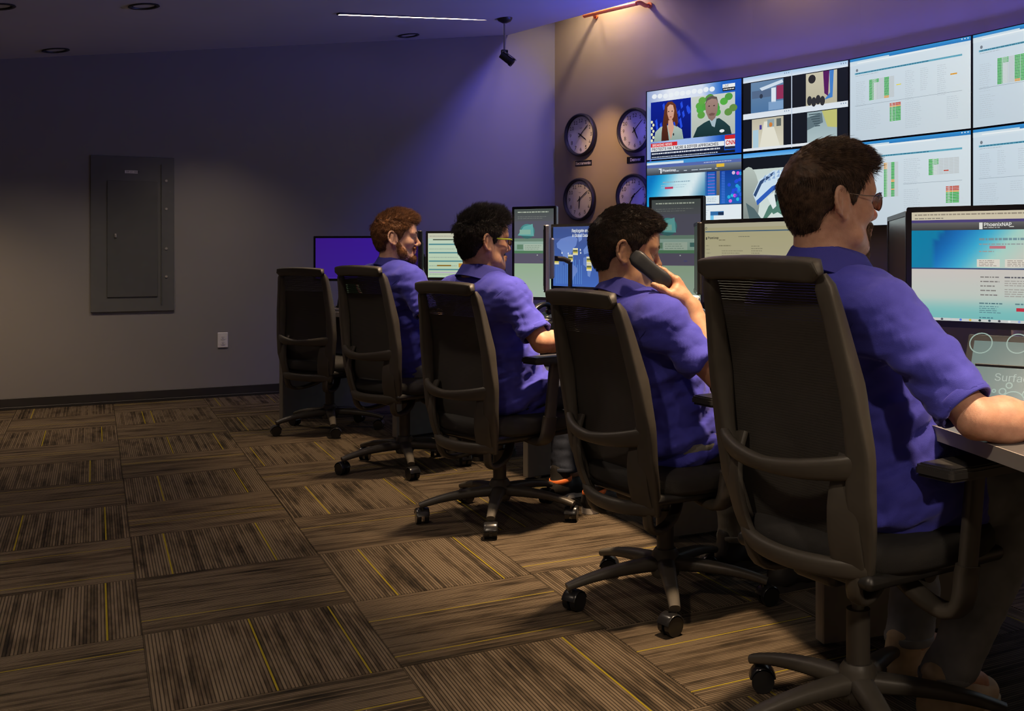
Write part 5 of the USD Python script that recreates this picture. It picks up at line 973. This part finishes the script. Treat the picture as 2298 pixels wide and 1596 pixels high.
def beard(t, T, mh, o):
    M = T[:3, :3]; P = lambda *v: M @ np.array(v, float) + T[:3, 3]; S = Solid(); e = o.get('e', .005); jw = o.get('jaw', 1.)
    if o.get('full'):
        for s in (-1, 1): S.cone(P(.000, s * .057 * jw, -.030), P(.030, s * .050 * jw, -.078), .019 + e, .020 + e, .02); S.cone(P(.030, s * .050 * jw, -.078), P(.074, s * .012, -.106), .019 + e, .018 + e, .02); S.cone(P(.006, s * .062, -.012), P(.004, s * .059, -.036), .010 + e * .6, .014 + e, .01)
        S.cone(P(.094, -.022, -.050), P(.094, .022, -.050), .006 + e * .5, .006 + e * .5, .01); S.ell(P(.080, 0, -.106), (.022 + e, .026, .020 + e), .02, M); S.ell(P(.100, 0, -.068), (.014, .017, .010), .004, M, -1)
    else:
        S.ell(P(.078, 0, -.112), (.021, .020, .022), .012, M); S.cone(P(.080, -.006, -.133), P(.080, .006, -.133), .011, .011, .02); S.cone(P(.0925, -.022, -.049), P(.0925, .022, -.049), .0048, .0048, .006)
        for s in (-1, 1): S.cone(P(.088, s * .026, -.051), P(.080, s * .022, -.100), .0045, .007, .01)
    m = S.mesh(.004); b = obj('beard', displace(m, .003 * (meshkit.fbm(m.vertices * 160., 2, 3) - .5)), mh, t, smooth=True)
    fl = lambda p, nn: np.broadcast_to(M @ np.array([.25, 0, -.95]), p.shape); strands('beard_strands', m, mh, b, 3500, .008, .0008, fl, 5, .5, .4)
def glasses(t, hp, T, style):
    g = part('glasses', t); mt = pmat('glasses_dark', (.02, .02, .022), rough=.25) if style == 'green' else pmat('glasses_wire', (.25, .22, .20), rough=.25, metallic=1.)
    gl = _mats.setdefault('lens', usdkit.material(stage, '/World/Looks/lens', {'x': ('transparent_bsdf', {'color': (.93, .95, .95)}), 'g': ('glossy_bsdf', {'roughness': .02}), 'f': ('fresnel', {'IOR': 1.5}), 'm': ('mix_closure', {})}, [('f.fac', 'm.fac'), ('x.BSDF', 'm.closure1'), ('g.BSDF', 'm.closure2')], surface='m.closure'))
    r, hh, hw = (.0016, .0150, .0245) if style == 'green' else (.0013, .0205, .0265)
    for s in (-1, 1):
        a = np.linspace(0, 2 * np.pi, 32, endpoint=False); e = 2.8 if style == 'green' else 2.2; sq = lambda q: np.sign(q) * abs(q) ** (2 / e)
        ln = np.array([hp(.116 - .30 * abs(hw * sq(math.cos(q))) - (.008 if s * math.cos(q) > 0 else 0), s * .034 + hw * sq(math.cos(q)), .004 + hh * sq(math.sin(q))) for q in a])
        obj('rim', tube(ln, r, 8, closed=True), mt, g, smooth=True)
        obj('lens', TM(np.vstack([ln, ln.mean(0)]), [[i, (i + 1) % 32, 32] for i in range(32)]), gl, g)
        obj('temple', sweep(spline([hp(.102, s * .060, .012), hp(.080, s * .074, .014), hp(.03, s * .080, .014), hp(-.010, s * .083, .016), hp(-.034, s * .083, -.002)], 16), .0032 if style == 'green' else .0013, .0012, wdir=T[:3, 2]), pmat('temple_green', (.36, .48, .03), rough=.3) if style == 'green' else mt, g, smooth=True)
    obj('bridge', tube(spline([hp(.116, -.010, .009), hp(.121, 0, .012), hp(.116, .010, .009)], 8), r, 8), mt, g, smooth=True)
# ---- the four men, far to near
D_light, D_dark, D_khaki = denim('denim_light', (.22, .235, .26)), denim('denim_dark', (.035, .042, .065)), denim('denim_faded', (.20, .20, .18))
K_black, K_white, K_boot, K_orange, K_bs = pmat('shoe_black', (.025, .022, .02), rough=.6), pmat('sole_white', (.62, .58, .54), rough=.6), pmat('boot_tan', (.46, .36, .24), rough=.75, vary=.15, vscale=30.), pmat('shoe_orange', (.95, .22, .05), rough=.6), pmat('boot_sole', (.55, .44, .30), rough=.7)
t, T, hp, mh = person('man with auburn hair and full beard in profile, farthest of the four', (1.303, -1.603), 15, dict(id='bearded', skin=(.52, .31, .23), hair=((.055, .024, .012), (.17, .075, .030)), pelvis=(.0, 0, .555), belly=(-.0, 0, .70), chest=(-.055, 0, .915), neck=(-.075, 0, 1.05), head=(-.062, -.025, 1.203), look=(-28, -3, 0),
    shR=(-.075, -.195, .985), shL=(-.075, .195, .985), elR=(-.030, -.300, .785), elL=(.0, .30, .78), wrR=(.150, -.240, .768), wrL=(.2, .2, .768), knR=(.42, -.14, .54), knL=(.42, .14, .54), anR=(.42, -.12, .10), anL=(.42, .12, .10), denim=D_light, shoe=K_black, sole=K_black, seed=1., girth=.92, face=.96, chin=-.004))
add_hair(t, T, mh, dict(thick=.010, top=.012, rough=.011, ltop=.026, ntop=8000, topflow=(.5, .3, .3), lift=.25, jit=.5, wave=.5, nape=-.072, seed=2.)); beard(t, T, mh, dict(full=1, e=.003))
t, T, hp, mh = person('man with spiky black hair and green sided glasses, second farthest', (1.387, -2.847), 16, dict(id='spiky', skin=(.44, .25, .165), hair=((.008, .007, .007), (.022, .018, .016)), pelvis=(.0, 0, .545), belly=(.0, 0, .685), chest=(-.060, 0, .875), neck=(-.100, 0, 1.018), head=(-.085, -.005, 1.172), look=(-10, -2, 0),
    shR=(-.090, -.208, .945), shL=(-.090, .208, .945), elR=(-.045, -.350, .768), elL=(.02, .33, .765), wrR=(.175, -.32, .770), wrL=(.22, .22, .770), knR=(.42, -.18, .53), knL=(.45, .11, .53), anR=(.37, -.21, .115), anL=(.42, .085, .125), denim=D_dark, shoe=K_black, sole=K_white, lining=K_orange, seed=7., girth=1.12, face=1.08, jaw=1.06, neckw=1.1))
add_hair(t, T, mh, dict(thick=.009, top=.012, rough=.015, ltop=.026, lside=.010, ntop=8000, topflow=(.45, 0, .8), lift=.45, jit=.6, nape=-.078, seed=5.)); glasses(t, hp, T, 'green')
# phone caller: hand and handset are laid out about the lower end of the handset
HB = np.array([-.112, -.168, 1.040]); HX, HZ, HN = np.array([.826, -.564, 0]), np.array([0, 0, 1.]), np.array([.564, .826, 0])
HQ = lambda x, z, n=0.: HB + HX * x + HZ * z + HN * n
def grip(S):
    wr, el = np.array(PH['wrR']), np.array(PH['elR'])
    S.cone(wr, HQ(.052, -.050), .027, .026, .02)
    kn = [(HQ(.034, .004, .010), .0115), (HQ(.043, -.010, .026), .0115), (HQ(.047, -.026, .036), .011), (HQ(.046, -.042, .040), .010)]
    for p, r in kn: S.cone(HQ(.056, -.056, .008), p, .020, r + .003, .014)
    S.cone(HQ(.030, -.030, -.006), HQ(.050, -.050, 0), .019, .022, .015)
    S.chain([kn[0][0], HQ(.014, .018, .014), HQ(-.004, .034, .018), HQ(-.020, .042, .022)], [.0112, .0098, .0088, .0078], .004)
    for i, (dx, dz) in enumerate(((-.002, .014), (.004, -.002), (.008, -.020))):
        k = kn[i + 1][0]; S.chain([k, k + HX * (-.030 + dx) + HZ * (.012 + dz * .4) + HN * .016, k + HX * (-.052 + dx) + HZ * (.006 + dz * .4) + HN * .008, k + HX * (-.066 + dx) + HZ * (-.002 + dz * .4) - HN * .006], [.0110, .0098, .0088, .0078], .004)
    S.chain([HQ(.046, -.052, -.012), HQ(.018, -.040, -.022), HQ(-.010, -.022, -.020), HQ(-.036, -.010, -.014)], [.0175, .0135, .0115, .0095], .008)
PH = dict(id='caller', skin=(.47, .27, .17), hair=((.010, .008, .007), (.034, .022, .015)), pelvis=(-.02, 0, .54), belly=(-.025, 0, .665), chest=(-.095, 0, .845), neck=(-.158, .015, .985), head=(-.138, .020, 1.136), look=(-23, -11, 3),
    sleeve=.76, arm=1.18, shR=(-.135, -.190, .915), shL=(-.13, .195, .915), elR=(-.015, -.312, .756), elL=(.0, .30, .735), wrR=tuple(HQ(.080, -.080, .0)), wrL=(.20, .20, .768), knR=(.42, -.17, .535), knL=(.42, .17, .535), anR=(.40, -.15, .10), anL=(.40, .15, .10), denim=D_khaki, shoe=K_black, sole=K_black, seed=13., girth=1.10, face=1.06, jaw=1.08, grip=grip, ctilt=24)
t, T, hp, mh = person('man with short dark hair holding a telephone to his ear', (1.508, -4.11), 5.5, PH)
add_hair(t, T, mh, dict(thick=.010, top=.006, rough=.006, ltop=.014, lside=.007, ntop=9000, topflow=(.8, 0, .3), lift=.28, jit=.3, nape=-.080, seed=9.))
ph = thing('telephone_handset', 'black telephone handset held to the ear of the dark haired man', 'telephone', (1.508, -4.11, 0), (0, 0, 5.5))
E0, E1 = HB + HX * -.100 + HZ * .082 + HN * .010, HB + HX * .012 + HZ * -.012 + HN * .004; ax = (E1 - E0) / np.linalg.norm(E1 - E0); up_ = np.cross(HN, ax); up_ /= np.linalg.norm(up_)
pth = np.array([E0 + (E1 - E0) * q + HN * (.010 * (2 * q - 1) ** 2) for q in np.linspace(0, 1, 12)])
obj('shell', sweep(pth, np.r_[.018, .025, .026, .025, .024, .0235, .0235, .024, .025, .026, .024, .017], np.r_[.009, .013, .0135, .012, .011, .0105, .0105, .011, .012, .013, .012, .009], wdir=up_, seg=24, p=3.4), pmat('handset_black', (.030, .034, .040), rough=.42), ph, smooth=50)
obj('edge_trim', sweep(pth[1:-1] + up_ * .0240 + HN * .003, .0028, .0042, wdir=up_), M_silver, ph, smooth=50)
obj('ear_cap', xf(cyl(.0215, .012, seg=28), np.block([[np.stack([ax, up_, HN], 1), (E0 + (E1 - E0) * .10 + HN * .014)[:, None]], [np.zeros((1, 3)), np.ones((1, 1))]])), M_dark, ph, smooth=40)
t, T, hp, mh = person('nearest man, heavy set with brown hair, wire glasses and goatee', (1.455, -5.17), 5.5, dict(id='near', skin=(.50, .285, .205), hair=((.020, .012, .009), (.085, .052, .034)), pelvis=(.0, 0, .585), belly=(.015, 0, .725), chest=(-.060, 0, .935), neck=(-.110, 0, 1.085), head=(-.100, -.012, 1.245), look=(-12, -1, 0),
    shR=(-.095, -.186, .990), shL=(-.09, .195, .995), elR=(-.062, -.400, .795), elL=(.02, .34, .80), wrR=(.165, -.455, .772), wrL=(.24, .22, .772), knR=(.43, -.17, .545), knL=(.43, .17, .545), anR=(.205, -.085, .105), anL=(.32, .14, .105), toer=4, denim=D_light, shoe=K_boot, sole=K_bs, seed=21., girth=1.24, sleeve=.90, face=1.05, jaw=1.06, neckw=1.08, arm=1.1, nose=1.05, tail=.30))
add_hair(t, T, mh, dict(thick=.008, top=.010, rough=.005, ltop=.028, lside=.008, ntop=9000, topflow=(.9, -.15, .1), lift=.10, jit=.16, nape=-.085, part=.0, seed=15.)); beard(t, T, hairmat('near_beard', (.07, .045, .030), (.22, .15, .10)), dict(full=0)); glasses(t, hp, T, 'wire')
